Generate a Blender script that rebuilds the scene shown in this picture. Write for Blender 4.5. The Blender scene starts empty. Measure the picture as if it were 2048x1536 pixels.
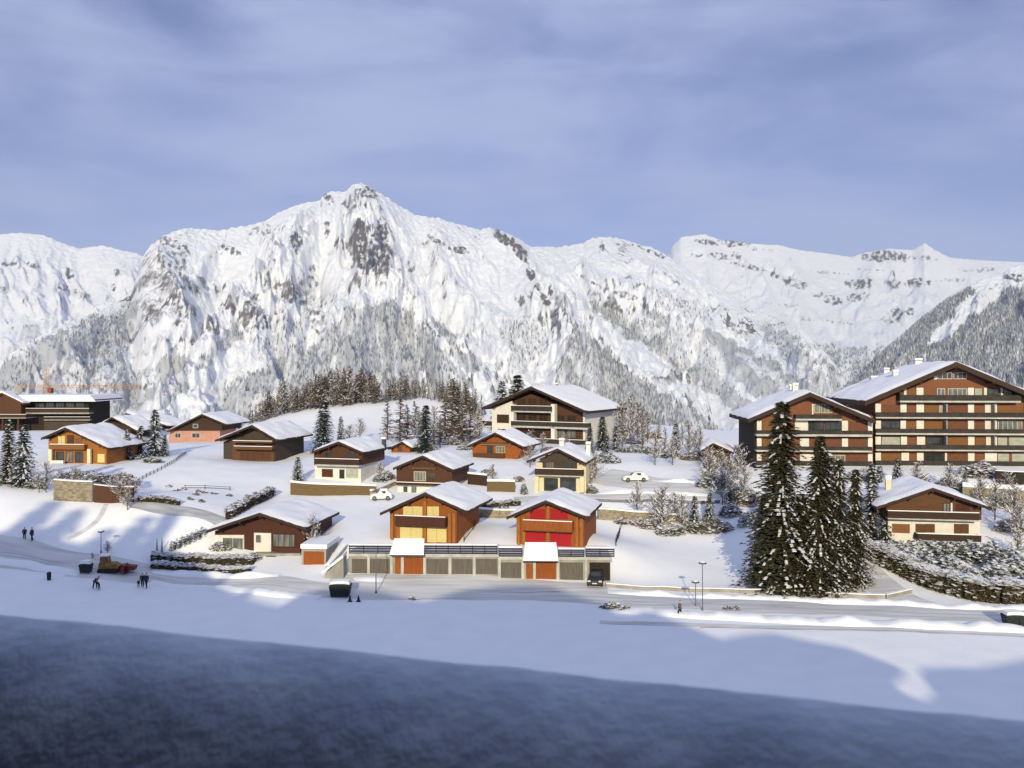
import bpy, math, random
import numpy as np
from math import radians as R, sin, cos, tan, pi
from mathutils import Vector, Matrix

# ------------------------------------------------------------------ camera, sky, sun, exposure
C = bpy.context.scene.collection
SC = bpy.context.scene
F, HY, EZ = 1774.0, 745.0, 24.5          # focal length in photo pixels, horizon row, eye height above the road
cam = bpy.data.cameras.new('camera'); camo = bpy.data.objects.new('camera', cam); C.objects.link(camo)
camo.location = (0, 0, EZ); camo.rotation_euler = (R(90), 0, 0)
cam.sensor_width = 36; cam.lens = 36*F/2048; cam.shift_y = -(768-HY)/2048
cam.clip_start = 0.05; cam.clip_end = 60000
cam.dof.use_dof = True; cam.dof.focus_distance = 130; cam.dof.aperture_fstop = 6.0
SC.camera = camo
SUN_EL, SUN_A = 18.0, 3.0                 # elevation; shadows run away from the camera, SUN_A degrees to the right
sun = bpy.data.lights.new('sun', 'SUN'); suno = bpy.data.objects.new('sun', sun); C.objects.link(suno)
sun.energy = 4.0; sun.angle = R(0.55); sun.color = (1.0, 0.87, 0.58)
LD = Vector((sin(R(SUN_A))*cos(R(SUN_EL)), cos(R(SUN_A))*cos(R(SUN_EL)), -sin(R(SUN_EL))))
suno.rotation_euler = LD.to_track_quat('-Z', 'Y').to_euler()
w = bpy.data.worlds.new("World"); SC.world = w; w.use_nodes = True
nt = w.node_tree; nt.nodes.clear()
def nn(t, T, **kw):
    n = t.nodes.new(T)
    for k, v in kw.items():
        setattr(n, k, v)
    return n
sky = nn(nt, 'ShaderNodeTexSky', sky_type='NISHITA', sun_disc=False, sun_elevation=R(SUN_EL), sun_rotation=R(180+SUN_A), altitude=1300, air_density=1.0, dust_density=0.3, ozone_density=2.0)
bg = nn(nt, 'ShaderNodeBackground'); bg.inputs['Strength'].default_value = 0.093
out = nn(nt, 'ShaderNodeOutputWorld')
tint = nn(nt, 'ShaderNodeMix', data_type='RGBA', blend_type='MULTIPLY'); tint.inputs[0].default_value = 1
tint.inputs[7].default_value = (1.0, 0.88, 1.12, 1)
tc = nn(nt, 'ShaderNodeTexCoord')
def cloudnoise(scale, stretch, rot, det=6, dist=0.4):
    m = nn(nt, 'ShaderNodeMapping'); m.inputs['Scale'].default_value = stretch; m.inputs['Rotation'].default_value = rot
    n = nn(nt, 'ShaderNodeTexNoise'); n.inputs['Scale'].default_value = scale; n.inputs['Detail'].default_value = det
    n.inputs['Roughness'].default_value = .52; n.inputs['Distortion'].default_value = dist
    nt.links.new(tc.outputs['Generated'], m.inputs[0]); nt.links.new(m.outputs[0], n.inputs[0]); return n
n1 = cloudnoise(2.6, (1, 1, 2.4), (0, R(12), 0), 8, .3); n2 = cloudnoise(6.5, (.6, 1, 3.0), (0, R(-24), 0), 6, .8)
ad = nn(nt, 'ShaderNodeMath', operation='MULTIPLY_ADD'); ad.inputs[1].default_value = .35
nt.links.new(n2.outputs[0], ad.inputs[0]); nt.links.new(n1.outputs[0], ad.inputs[2])
mr = nn(nt, 'ShaderNodeMapRange'); mr.interpolation_type = 'SMOOTHSTEP'
mr.inputs[1].default_value = .44; mr.inputs[2].default_value = .86; mr.inputs[3].default_value = .04; mr.inputs[4].default_value = .84
nt.links.new(ad.outputs[0], mr.inputs[0])
cl = nn(nt, 'ShaderNodeMix', data_type='RGBA'); cl.inputs[7].default_value = (5.3, 6.2, 9.3, 1)
nt.links.new(sky.outputs[0], tint.inputs[6]); nt.links.new(tint.outputs[2], cl.inputs[6]); sx_ = nn(nt, 'ShaderNodeSeparateXYZ'); nt.links.new(tc.outputs['Generated'], sx_.inputs[0])
hi = nn(nt, 'ShaderNodeMapRange'); hi.inputs[1].default_value = .38; hi.inputs[2].default_value = .75; hi.inputs[4].default_value = .26; nt.links.new(sx_.outputs[2], hi.inputs[0])   # overhead cloud boost, out of view, added to lift the ambient light
ov = nn(nt, 'ShaderNodeMath', operation='ADD', use_clamp=True); nt.links.new(mr.outputs[0], ov.inputs[0]); nt.links.new(hi.outputs[0], ov.inputs[1]); nt.links.new(ov.outputs[0], cl.inputs[0])
nt.links.new(cl.outputs[2], bg.inputs[0]); nt.links.new(bg.outputs[0], out.inputs[0])
SC.view_settings.view_transform = 'Standard'; SC.view_settings.look = 'None'
SC.view_settings.exposure = 0.0; SC.view_settings.gamma = 1.0; SC.view_settings.use_curve_mapping = False
SC.cycles.volume_bounces = 0; SC.cycles.max_bounces = 6; SC.cycles.use_denoising = True

rnd = random.Random(7)
rng = np.random.default_rng(11)

# ------------------------------------------------------------------ numpy noise
_perm = rng.permutation(512); _perm = np.concatenate([_perm, _perm]); _g = rng.uniform(0, 2*pi, 1024); _gx, _gy = np.cos(_g), np.sin(_g)
def perlin(x, y):
    xi = np.floor(x).astype(np.int64); yi = np.floor(y).astype(np.int64); xf = x-xi; yf = y-yi
    u = xf*xf*xf*(xf*(xf*6-15)+10); v = yf*yf*yf*(yf*(yf*6-15)+10)
    def gr(ix, iy, dx, dy):
        h = _perm[(_perm[ix & 511]+iy) & 511]
        return _gx[h]*dx+_gy[h]*dy
    a = gr(xi, yi, xf, yf); b = gr(xi+1, yi, xf-1, yf); c = gr(xi, yi+1, xf, yf-1); d = gr(xi+1, yi+1, xf-1, yf-1)
    return (a+(b-a)*u+(c-a)*v+(a-b-c+d)*u*v)*1.5
def fbm(x, y, o=5, g=.5, l=2.03):
    s = 0; a = 1; t = 0
    for i in range(o):
        s = s+a*perlin(x+i*17.3, y-i*9.1); t += a; a *= g; x = x*l; y = y*l
    return s/t
def ridged(x, y, o=5, g=.5, l=2.07):
    s = 0; a = 1; t = 0; wgt = 1
    for i in range(o):
        n = (1-np.abs(perlin(x+i*31.7, y+i*5.9)))**2*wgt
        s = s+a*n; t += a; wgt = np.clip(n*1.4, 0, 1); a *= g; x = x*l; y = y*l
    return s/t
def sstep(a, b, x):
    t = np.clip((x-a)/(b-a), 0, 1); return t*t*(3-2*t)

# ------------------------------------------------------------------ materials
def mat(name, col, rough=.8, col2=None, scale=3.0, stretch=(1, 1, 1), amt=.5, bump=0.0, bscale=20, spec=.3, metal=0.0, coord='Object', lo=.35, hi=.65, detail=5):
    m = bpy.data.materials.new(name); m.use_nodes = True; t = m.node_tree; p = t.nodes['Principled BSDF']
    p.inputs['Base Color'].default_value = (*col, 1); p.inputs['Roughness'].default_value = rough
    p.inputs['Specular IOR Level'].default_value = spec; p.inputs['Metallic'].default_value = metal
    c = nn(t, 'ShaderNodeTexCoord'); mp = nn(t, 'ShaderNodeMapping'); mp.inputs['Scale'].default_value = stretch
    t.links.new(c.outputs[coord], mp.inputs[0])
    if col2 is not None:
        n = nn(t, 'ShaderNodeTexNoise'); n.inputs['Scale'].default_value = scale; n.inputs['Detail'].default_value = detail
        r = nn(t, 'ShaderNodeMapRange'); r.inputs[1].default_value = lo; r.inputs[2].default_value = hi; r.inputs[4].default_value = amt*2
        x = nn(t, 'ShaderNodeMix', data_type='RGBA'); x.inputs[6].default_value = (*col, 1); x.inputs[7].default_value = (*col2, 1)
        t.links.new(mp.outputs[0], n.inputs[0]); t.links.new(n.outputs[0], r.inputs[0]); t.links.new(r.outputs[0], x.inputs[0]); t.links.new(x.outputs[2], p.inputs['Base Color'])
    if bump:
        n = nn(t, 'ShaderNodeTexNoise'); n.inputs['Scale'].default_value = bscale; n.inputs['Detail'].default_value = 4
        b = nn(t, 'ShaderNodeBump'); b.inputs['Strength'].default_value = bump; b.inputs['Distance'].default_value = .1
        t.links.new(mp.outputs[0], n.inputs[0]); t.links.new(n.outputs[0], b.inputs['Height']); t.links.new(b.outputs[0], p.inputs['Normal'])
    return m
def wood(name, c1, c2, vertical=False, rough=.8):
    return mat(name, c1, rough, c2, 2.0, (14, 14, .7) if vertical else (.7, .7, 14), .5, .25, 2.0)
M = {}
M['snow'] = mat('snow', (.87, .88, .89), .75, (.82, .83, .85), .35, (1, 1, 1), .35, .35, 3.0, .2)
M['roof_snow'] = mat('roof_snow', (.88, .88, .88), .75, (.82, .82, .85), .8, (1, 1, 1), .4, .3, 4.0, .2)
M['packed'] = mat('packed_snow', (.70, .70, .69), .7, (.50, .50, .49), .5, (.25, 2.2, 1), .45, .35, 2.5, .25)
M['slush'] = mat('slush', (.52, .53, .54), .7, (.30, .30, .30), .8, (.4, 1.5, 1), .4, .3, 3)
M['wood_dark'] = wood('wood_dark', (.055, .030, .018), (.030, .017, .011))
M['wood_brown'] = wood('wood_brown', (.105, .044, .022), (.060, .026, .014), True)
M['wood_mid'] = wood('wood_mid', (.135, .062, .028), (.085, .038, .018))
M['wood_grey'] = wood('wood_grey', (.075, .055, .042), (.045, .032, .024))
M['wood_red'] = wood('wood_red', (.085, .028, .016), (.048, .017, .011), True)
M['wood_orange'] = wood('wood_orange', (.34, .105, .022), (.19, .052, .012), True)
M['wood_honey'] = wood('wood_honey', (.38, .155, .035), (.24, .085, .020), True)
M['wood_apart'] = wood('wood_apart', (.25, .100, .046), (.14, .058, .030))
M['wood_amber'] = wood('wood_amber', (.235, .110, .038), (.16, .070, .025))
M['wood_russet'] = wood('wood_russet', (.19, .078, .042), (.11, .045, .026))
M['wood_crimson'] = wood('wood_crimson', (.40, .012, .022), (.30, .010, .018), True)
M['wood_cream'] = wood('wood_cream', (.66, .56, .25), (.58, .48, .20), True)
M['door_orange'] = wood('door_orange', (.30, .085, .016), (.19, .050, .010), True)
M['roof_under'] = wood('roof_boards', (.050, .027, .018), (.032, .018, .012))
M['stucco'] = mat('stucco', (.72, .70, .64), .9, (.62, .60, .55), 1.2, (1, 1, 1), .4, .2, 12)
M['stucco_cream'] = mat('stucco_cream', (.70, .62, .42), .9, (.60, .53, .36), 1.2, (1, 1, 1), .4, .2, 12)
M['stucco_pink'] = mat('stucco_pink', (.50, .27, .20), .9, (.42, .22, .17), 1.2)
M['concrete'] = mat('concrete', (.36, .34, .30), .9, (.24, .23, .21), .9, (1, 1, .5), .45, .25, 8)
M['slab'] = mat('slab_concrete', (.50, .50, .46), .9, (.34, .34, .31), 1.0, (1, 1, 1), .4)
M['stone'] = mat('stone_wall', (.34, .29, .20), .95, (.17, .15, .11), 2.2, (1, 1, 1.6), .5, .8, 3)
M['fence_wood'] = wood('fence_wood', (.17, .115, .050), (.11, .075, .035))
M['metal_dark'] = mat('dark_metal', (.035, .038, .045), .5, (.05, .05, .055), 3, spec=.5)
M['rail'] = mat('rail_paint', (.026, .022, .018), .8, (.045, .038, .032), 1.5)
M['metal_grey'] = mat('grey_metal', (.20, .21, .24), .45, (.14, .15, .18), 2, metal=.5)
M['garage_door'] = mat('garage_door', (.135, .115, .095), .7, (.085, .075, .065), 1.5, (8, 8, .5), .5)
M['glass'] = mat('window_glass', (.02, .025, .03), .08, (.05, .06, .06), .8, spec=.9)
M['curtain'] = mat('curtained_glass', (.20, .21, .19), .35, (.07, .08, .08), 1.2, (2, 2, .4), .5, spec=.6)
M['blind'] = mat('pale_blind', (.42, .44, .38), .7, (.30, .32, .28), 1.0, (1, 1, 3), .5)
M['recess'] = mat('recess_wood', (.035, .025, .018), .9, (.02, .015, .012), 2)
M['crane'] = mat('crane_paint', (.55, .28, .08), .6, (.42, .2, .06), 2)
M['bin'] = mat('bin_plastic', (.012, .016, .016), .6, (.022, .028, .026), 3)
M['car_white'] = mat('car_paint_white', (.72, .72, .72), .3, (.66, .66, .66), 1, spec=.6)
M['car_black'] = mat('car_paint_black', (.010, .011, .014), .25, (.015, .016, .02), 1, spec=.7)
M['tyre'] = mat('tyre_rubber', (.015, .015, .015), .9, (.02, .02, .02), 3)
M['lamp_lens'] = mat('lamp_lens', (.6, .6, .55), .2, (.5, .5, .45), 2)
M['orange_paint'] = mat('orange_paint', (.14, .055, .03), .5, (.36, .09, .02), 2)  # this, yellow and red darkened to put the street's shade into the paint
M['yellow_paint'] = mat('yellow_paint', (.10, .068, .03), .5, (.30, .18, .02), 2)
M['red_paint'] = mat('red_paint', (.07, .028, .025), .5, (.25, .02, .015), 2)
M['skin'] = mat('skin', (.50, .30, .22), .6, (.45, .26, .2), 5)
M['cloth_navy'] = mat('navy_cloth', (.018, .025, .06), .9, (.028, .036, .075), 6)
M['cloth_black'] = mat('black_cloth', (.012, .012, .016), .9, (.02, .02, .026), 6)
M['cloth_grey'] = mat('grey_cloth', (.09, .09, .10), .9, (.13, .13, .14), 6)
M['bark'] = mat('bark', (.070, .045, .030), .95, (.11, .075, .055), 3, (3, 3, .5), .5, .4, 8)
M['bark_larch'] = mat('larch_bark', (.125, .088, .062), .95, (.075, .055, .042), 3, (3, 3, .5), .5)
M['twig_grey'] = mat('grey_twig', (.095, .072, .055), .95, (.17, .145, .125), 2)
M['needle'] = mat('spruce_needle', (.040, .046, .018), .85, (.074, .060, .028), .9, (1, 1, 1), .5)
M['needle_blue'] = mat('fir_needle', (.034, .052, .040), .85, (.062, .074, .056), .9, (1, 1, 1), .5)
M['leaf_hedge'] = mat('hedge_leaf', (.060, .062, .022), .85, (.12, .085, .040), 1.2)
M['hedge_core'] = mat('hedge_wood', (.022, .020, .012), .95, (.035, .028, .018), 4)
M['leaf_brown'] = mat('beech_leaf', (.16, .075, .045), .9, (.10, .06, .04), 1.2)
M['tree_snow'] = mat('snow_on_branches', (.82, .83, .85), .8, (.74, .75, .78), 2)
M['rubble'] = mat('bare_earth', (.10, .085, .065), .95, (.2, .18, .16), 2)

# ------------------------------------------------------------------ tagging and mesh helpers
def tag(o, label=None, cat=None, group=None, kind=None):
    if label: o['label'] = label
    if cat: o['category'] = cat
    if group: o['group'] = group
    if kind: o['kind'] = kind
    return o
def empty(name, loc, rz=0, label=None, cat=None, group=None):
    o = bpy.data.objects.new(name, None); C.objects.link(o); o.location = loc; o.rotation_euler = (0, 0, rz); o.empty_display_size = .3
    return tag(o, label, cat, group)
def add(name, me, parent=None, loc=None, rz=0, sc=None):
    o = bpy.data.objects.new(name, me); C.objects.link(o)
    if parent: o.parent = parent
    if loc is not None: o.location = loc
    if rz: o.rotation_euler = (0, 0, rz)
    if sc: o.scale = sc if hasattr(sc, '__len__') else (sc, sc, sc)
    return o
class MB:
    def __init__(s): s.v = []; s.f = []; s.mi = []
    def face(s, pts, mi=0):
        b = len(s.v); s.v += [tuple(p) for p in pts]; s.f.append(tuple(range(b, b+len(pts)))); s.mi.append(mi)
    def poly(s, v, f, mi=0):
        b = len(s.v); s.v += [tuple(p) for p in v]
        for q in f: s.f.append(tuple(b+i for i in q)); s.mi.append(mi)
    def box(s, x0, x1, y0, y1, z0, z1, mi=0):
        s.poly([(x0, y0, z0), (x1, y0, z0), (x1, y1, z0), (x0, y1, z0), (x0, y0, z1), (x1, y0, z1), (x1, y1, z1), (x0, y1, z1)],
               [(0, 3, 2, 1), (4, 5, 6, 7), (0, 1, 5, 4), (1, 2, 6, 5), (2, 3, 7, 6), (3, 0, 4, 7)], mi)
    def prism(s, prof, y0, y1, mi=0):       # prof: (x,z) counter-clockwise seen from -y
        n = len(prof)
        s.poly([(x, y0, z) for x, z in prof]+[(x, y1, z) for x, z in prof],
               [tuple(range(n)), tuple(range(2*n-1, n-1, -1))]+[(i, n+i, n+(i+1) % n, (i+1) % n) for i in range(n)], mi)
    def tube(s, p0, p1, r0, r1=None, n=5, mi=0, cap=True):
        r1 = r0 if r1 is None else r1; p0 = Vector(p0); p1 = Vector(p1); d = (p1-p0)
        if d.length < 1e-6: return
        d.normalize(); a = d.cross(Vector((0, 0, 1)) if abs(d.z) < .9 else Vector((1, 0, 0))).normalized(); b = d.cross(a)
        vs = []
        for p, r in ((p0, r0), (p1, r1)):
            for k in range(n):
                t = 2*pi*k/n; vs.append(p+(a*cos(t)+b*sin(t))*r)
        fs = [(k, (k+1) % n, n+(k+1) % n, n+k) for k in range(n)]
        if cap: fs += [tuple(range(n-1, -1, -1)), tuple(range(n, 2*n))]
        s.poly(vs, fs, mi)
    def lathe(s, prof, n=12, cx=0, cy=0, mi=0):  # prof (r,z)
        b = len(s.v)
        for r, z in prof:
            for k in range(n): s.v.append((cx+r*cos(2*pi*k/n), cy+r*sin(2*pi*k/n), z))
        for i in range(len(prof)-1):
            for k in range(n):
                s.f.append((b+i*n+k, b+i*n+(k+1) % n, b+(i+1)*n+(k+1) % n, b+(i+1)*n+k)); s.mi.append(mi)
        s.f.append(tuple(b+k for k in range(n-1, -1, -1))); s.mi.append(mi)
        s.f.append(tuple(b+(len(prof)-1)*n+k for k in range(n))); s.mi.append(mi)
    def mesh(s, name, mats, smooth=False):
        me = bpy.data.meshes.new(name); me.from_pydata(s.v, [], s.f)
        for m in (mats if isinstance(mats, (list, tuple)) else [mats]): me.materials.append(M[m] if isinstance(m, str) else m)
        if len(me.materials) > 1: me.polygons.foreach_set('material_index', s.mi)
        if smooth: me.polygons.foreach_set('use_smooth', [True]*len(s.f))
        me.update(); return me
    def build(s, name, mats, parent=None, smooth=False):
        return add(name, s.mesh(name, mats, smooth), parent)
def grid_mesh(name, X, Y, Z, mats, attrs=None):
    nr, nc = X.shape; v = np.stack([X, Y, Z], -1).reshape(-1, 3).astype(np.float32)
    me = bpy.data.meshes.new(name); me.vertices.add(nr*nc); me.vertices.foreach_set('co', v.ravel())
    i = np.arange(nr-1)[:, None]*nc+np.arange(nc-1)[None, :]; q = np.stack([i, i+1, i+nc+1, i+nc], -1).reshape(-1, 4)
    nf = len(q); me.loops.add(nf*4); me.loops.foreach_set('vertex_index', q.ravel().astype(np.int32)); me.polygons.add(nf)
    me.polygons.foreach_set('loop_start', np.arange(nf, dtype=np.int32)*4); me.polygons.foreach_set('use_smooth', np.ones(nf, dtype=bool))
    for k, a in (attrs or {}).items():
        at = me.attributes.new(k, 'FLOAT', 'POINT'); at.data.foreach_set('value', a.ravel().astype(np.float32))
    for m in mats: me.materials.append(m)
    me.update(calc_edges=True); me.validate(); return me
def P(px, py, D): return Vector(((px-1024)/F*D, D, EZ-(py-HY)/F*D))
def GZ(px, py, z):                       # the point of the plane z that is seen at a photo pixel
    D = (EZ-z)*F/(py-HY); return P(px, py, D)

# ------------------------------------------------------------------ terrain: thin-plate surface through surveyed points
ctl = []
for q in [(-200, 1235), (0, 1235), (300, 1200), (700, 1200), (1024, 1200), (1400, 1260), (1700, 1300), (2048, 1300), (1024, 1380), (1700, 1440), (2048, 1230), (1700, 1215), (1400, 1212), (2300, 1240)]:
    ctl.append(GZ(q[0], q[1], 0.0))
for q in [(700, 1150, .5), (850, 1150, .5), (990, 1152, .5), (1005, 1162, 0), (1100, 1163, 0), (1215, 1170, 0), (560, 1165, .6)]:
    ctl.append(GZ(*q))
for q in [(780, 1085, 112), (905, 1085, 112), (700, 1085, 112), (1033, 1095, 110), (1160, 1095, 110), (980, 1082, 112), (980, 1040, 125), (1210, 1085, 112),
          (1180, 1000, 135), (1300, 1000, 135), (1440, 1005, 135), (1250, 1035, 131), (1400, 1050, 128), (1240, 1163, 106), (1400, 1165, 105), (1480, 1100, 117), (1250, 1080, 122),
          (1270, 962, 146), (1220, 930, 155), (1450, 930, 160), (1350, 900, 180), (1300, 872, 220), (1450, 890, 200),
          (630, 962, 145), (760, 962, 145), (800, 985, 140), (900, 985, 140), (1070, 985, 140), (1180, 985, 140), (980, 985, 138),
          (580, 992, 138), (700, 1010, 132), (680, 1075, 115), (600, 1045, 122), (400, 920, 160), (500, 975, 138), (330, 980, 135), (560, 960, 145), (330, 900, 175),
          (445, 922, 165), (600, 918, 168), (95, 925, 150), (250, 925, 152), (0, 862, 230), (180, 860, 230), (340, 885, 210), (450, 880, 210), (250, 880, 200),
          (500, 845, 240), (560, 828, 245), (640, 810, 250), (700, 803, 255), (780, 797, 260), (860, 795, 260), (930, 806, 258), (950, 850, 235), (700, 880, 190), (860, 890, 185),
          (985, 885, 200), (1230, 885, 205), (1100, 885, 200), (935, 915, 165), (1060, 918, 165), (1520, 935, 148), (1740, 930, 148), (2048, 932, 148), (2150, 935, 150),
          (1700, 950, 138), (1940, 965, 136), (2060, 970, 134), (1960, 1010, 128), (1770, 1095, 112), (1960, 1095, 110), (2000, 1045, 117), (2048, 1080, 110), (1740, 1060, 118),
          (1720, 1108, 110), (1850, 1155, 103), (2000, 1203, 95), (2100, 1200, 95), (1720, 1125, 107), (1750, 1185, 98), (1560, 1178, 100), (1680, 1180, 100), (1600, 1050, 122),
          (30, 975, 120), (180, 1000, 118), (0, 990, 115), (-150, 990, 115), (270, 1000, 118), (0, 1060, 108), (150, 1075, 110), (-150, 1060, 108), (0, 1108, 104), (200, 1108, 107), (300, 1060, 114),
          (300, 1128, 108), (100, 1118, 106), (400, 1150, 107), (430, 1108, 111), (620, 1108, 111), (350, 1022, 118), (400, 1035, 116), (450, 1000, 128), (520, 1130, 108.5), (-250, 1105, 104)]:
    ctl.append(P(*q))
for q in [(-260, 60, 2), (260, 60, 0), (-260, 120, 14), (260, 120, 5), (-260, 230, 14), (260, 230, 9), (0, 30, 1.5), (-120, 30, 3), (120, 30, 1.5), (0, 290, 12), (-120, 290, 5), (160, 290, 2), (260, 300, 0), (-260, 300, 4), (90, 250, 6)]:
    ctl.append(Vector(q))
cp = np.array([[p.x, p.y, p.z] for p in ctl])
def _U(r2): return r2*np.log(r2+1e-9)
n = len(cp); K = _U(((cp[:, None, :2]-cp[None, :, :2])**2).sum(-1))+np.eye(n)*30
Pm = np.c_[np.ones(n), cp[:, :2]]; A = np.block([[K, Pm], [Pm.T, np.zeros((3, 3))]]); wts = np.linalg.solve(A, np.r_[cp[:, 2], 0, 0, 0])
def tps(x, y):
    sh = np.shape(x); x = np.ravel(x).astype(float); y = np.ravel(y).astype(float)
    res = wts[n]+wts[n+1]*x+wts[n+2]*y
    for i in range(n): res = res+wts[i]*_U((x-cp[i, 0])**2+(y-cp[i, 1])**2)
    return res.reshape(sh)
XG = np.concatenate([-250-np.geomspace(1, 2600, 26)[::-1], np.arange(-250, -118, 6), np.arange(-118, 118.1, .9), np.arange(124, 251, 6), 250+np.geomspace(1, 2600, 26)])
YG = np.concatenate([np.arange(-260, 20, 12), np.arange(20, 56, 4), np.arange(58, 190, .9), np.arange(192, 300, 3.5), 300+np.geomspace(4, 3200, 30)])
TX, TY = np.meshgrid(XG, YG)
cx_ = np.clip(TX, -270, 270); cy_ = np.clip(TY, 25, 300)
TZ = tps(cx_, cy_)
TZ = TZ+sstep(20, -60, TY)*10
far = np.clip(TY-285, 0, None); TZ = TZ-far*.28*sstep(0, 60, far)-sstep(300, 1500, TY)*60
TZ = TZ+fbm(TX/14, TY/14, 4)*.35*sstep(70, 125, TY)+fbm(TX/3.2, TY/3.2, 3)*.07+fbm(TX/45, TY/45, 3)*.35
def ground(x, y):
    x = min(max(x, XG[0]+.01), XG[-1]-.01); y = min(max(y, YG[0]+.01), YG[-1]-.01)
    i = int(np.searchsorted(XG, x)-1); j = int(np.searchsorted(YG, y)-1)
    u = (x-XG[i])/(XG[i+1]-XG[i]); v = (y-YG[j])/(YG[j+1]-YG[j])
    return float(TZ[j, i]*(1-u)*(1-v)+TZ[j, i+1]*u*(1-v)+TZ[j+1, i]*(1-u)*v+TZ[j+1, i+1]*u*v)
def hit(px, py, D0=58, D1=600):           # first terrain point seen at a photo pixel
    D = D0; last = None
    while D < D1:
        p = P(px, py, D)
        if ground(p.x, p.y) >= p.z:
            a, b = D-.5, D
            for _ in range(12):
                m_ = (a+b)/2; q = P(px, py, m_)
                if ground(q.x, q.y) >= q.z: b = m_
                else: a = m_
            q = P(px, py, b); q.z = ground(q.x, q.y); return q
        D += .5
    p = P(px, py, D1); p.z = ground(p.x, p.y); return p
gm = grid_mesh('snow_ground', TX, TY, TZ, [M['snow']])
tag(add('snow_ground', gm), kind='structure')
def strip(name, pts, width, m, lift=.05, kind='structure', wob=.3):
    """a band lying on the ground along pixel points"""
    pw = [hit(*p) if len(p) == 2 else Vector(p) for p in pts]
    line = []
    for a, b in zip(pw[:-1], pw[1:]):
        k = max(2, int((b-a).length/.8))
        for i in range(k): line.append(a.lerp(b, i/k))
    line.append(pw[-1])
    for _ in range(3):
        line = [line[0]]+[(line[i-1]+line[i]*2+line[i+1])/4 for i in range(1, len(line)-1)]+[line[-1]]
    nw = max(2, int(width/.7)); V = []
    for i, p in enumerate(line):
        d = (line[min(i+1, len(line)-1)]-line[max(i-1, 0)]); d.z = 0; d.normalize(); s = Vector((d.y, -d.x, 0))
        ww = width/2*(1+wob*.3*sin(i*.35)+wob*.3*sin(i*.13+1))
        for k in range(nw+1):
            q = p+s*ww*(2*k/nw-1); V.append((q.x, q.y, ground(q.x, q.y)+(lift if 0 < k < nw else lift*.35)))
    A = np.array(V).reshape(len(line), nw+1, 3)
    return tag(add(name, grid_mesh(name, A[..., 0], A[..., 1], A[..., 2], [m])), kind=kind)

# ------------------------------------------------------------------ mountains
def inpoly(px, py, poly):
    ins = np.zeros(px.shape, bool); j = len(poly)-1
    for i in range(len(poly)):
        xi, yi = poly[i]; xj, yj = poly[j]
        if yi != yj:
            ins ^= ((yi > py) != (yj > py)) & (px < (xj-xi)*(py-yi)/(yj-yi)+xi)
        j = i
    return ins
def ell(px, py, cx, cy, rx, ry, ang=0):
    a = R(ang); dx = px-cx; dy = py-cy; u = dx*cos(a)+dy*sin(a); v = -dx*sin(a)+dy*cos(a)
    return np.sqrt((u/rx)**2+(v/ry)**2)
def mtn_material(name, rockc=(.20, .19, .19), rockc2=(.115, .115, .12)):
    m = bpy.data.materials.new(name); m.use_nodes = True; t = m.node_tree; p = t.nodes['Principled BSDF']
    p.inputs['Roughness'].default_value = .85; p.inputs['Specular IOR Level'].default_value = .1
    ge = nn(t, 'ShaderNodeNewGeometry')
    def noise(sc, det, st=(1, 1, 1), rough=.6):
        mp = nn(t, 'ShaderNodeMapping'); mp.inputs['Scale'].default_value = st; n = nn(t, 'ShaderNodeTexNoise')
        n.inputs['Scale'].default_value = sc; n.inputs['Detail'].default_value = det; n.inputs['Roughness'].default_value = rough
        t.links.new(ge.outputs['Position'], mp.inputs[0]); t.links.new(mp.outputs[0], n.inputs[0]); return n
    a1 = nn(t, 'ShaderNodeAttribute', attribute_name='rock'); a2 = nn(t, 'ShaderNodeAttribute', attribute_name='wood')
    nz = noise(.026, 8, (1, 1, .8), .78)
    sm = nn(t, 'ShaderNodeMath', operation='ADD'); t.links.new(a1.outputs['Fac'], sm.inputs[0]); t.links.new(nz.outputs[0], sm.inputs[1])
    mr = nn(t, 'ShaderNodeMapRange'); mr.inputs[1].default_value = .90; mr.inputs[2].default_value = 1.12; t.links.new(sm.outputs[0], mr.inputs[0])
    n2 = noise(.012, 5, (1, 1, 3)); rc = nn(t, 'ShaderNodeMix', data_type='RGBA'); rc.inputs[6].default_value = (*rockc, 1); rc.inputs[7].default_value = (*rockc2, 1)
    t.links.new(n2.outputs[0], rc.inputs[0])
    sn = nn(t, 'ShaderNodeMix', data_type='RGBA'); sn.inputs[6].default_value = (.83, .86, .90, 1); sn.inputs[7].default_value = (.36, .38, .41, 1)  # second tone paints the darkness under the trees into the ground
    nw = noise(.05, 4); wm = nn(t, 'ShaderNodeMath', operation='ADD'); t.links.new(a2.outputs['Fac'], wm.inputs[0]); t.links.new(nw.outputs[0], wm.inputs[1])
    wr = nn(t, 'ShaderNodeMapRange'); wr.inputs[1].default_value = .75; wr.inputs[2].default_value = 1.4; wr.inputs[4].default_value = .75; t.links.new(wm.outputs[0], wr.inputs[0]); t.links.new(wr.outputs[0], sn.inputs[0])
    fx = nn(t, 'ShaderNodeMix', data_type='RGBA'); t.links.new(mr.outputs[0], fx.inputs[0]); t.links.new(sn.outputs[2], fx.inputs[6]); t.links.new(rc.outputs[2], fx.inputs[7]); t.links.new(fx.outputs[2], p.inputs['Base Color'])
    nb = noise(.02, 7, (1, 1, 1), .65); b = nn(t, 'ShaderNodeBump'); b.inputs['Strength'].default_value = .8; b.inputs['Distance'].default_value = 22
    t.links.new(nb.outputs[0], b.inputs['Height']); t.links.new(b.outputs[0], p.inputs['Normal'])
    return m
mtn_mat = mtn_material('mountain_snow_and_rock')
forest_pts = []
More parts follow.
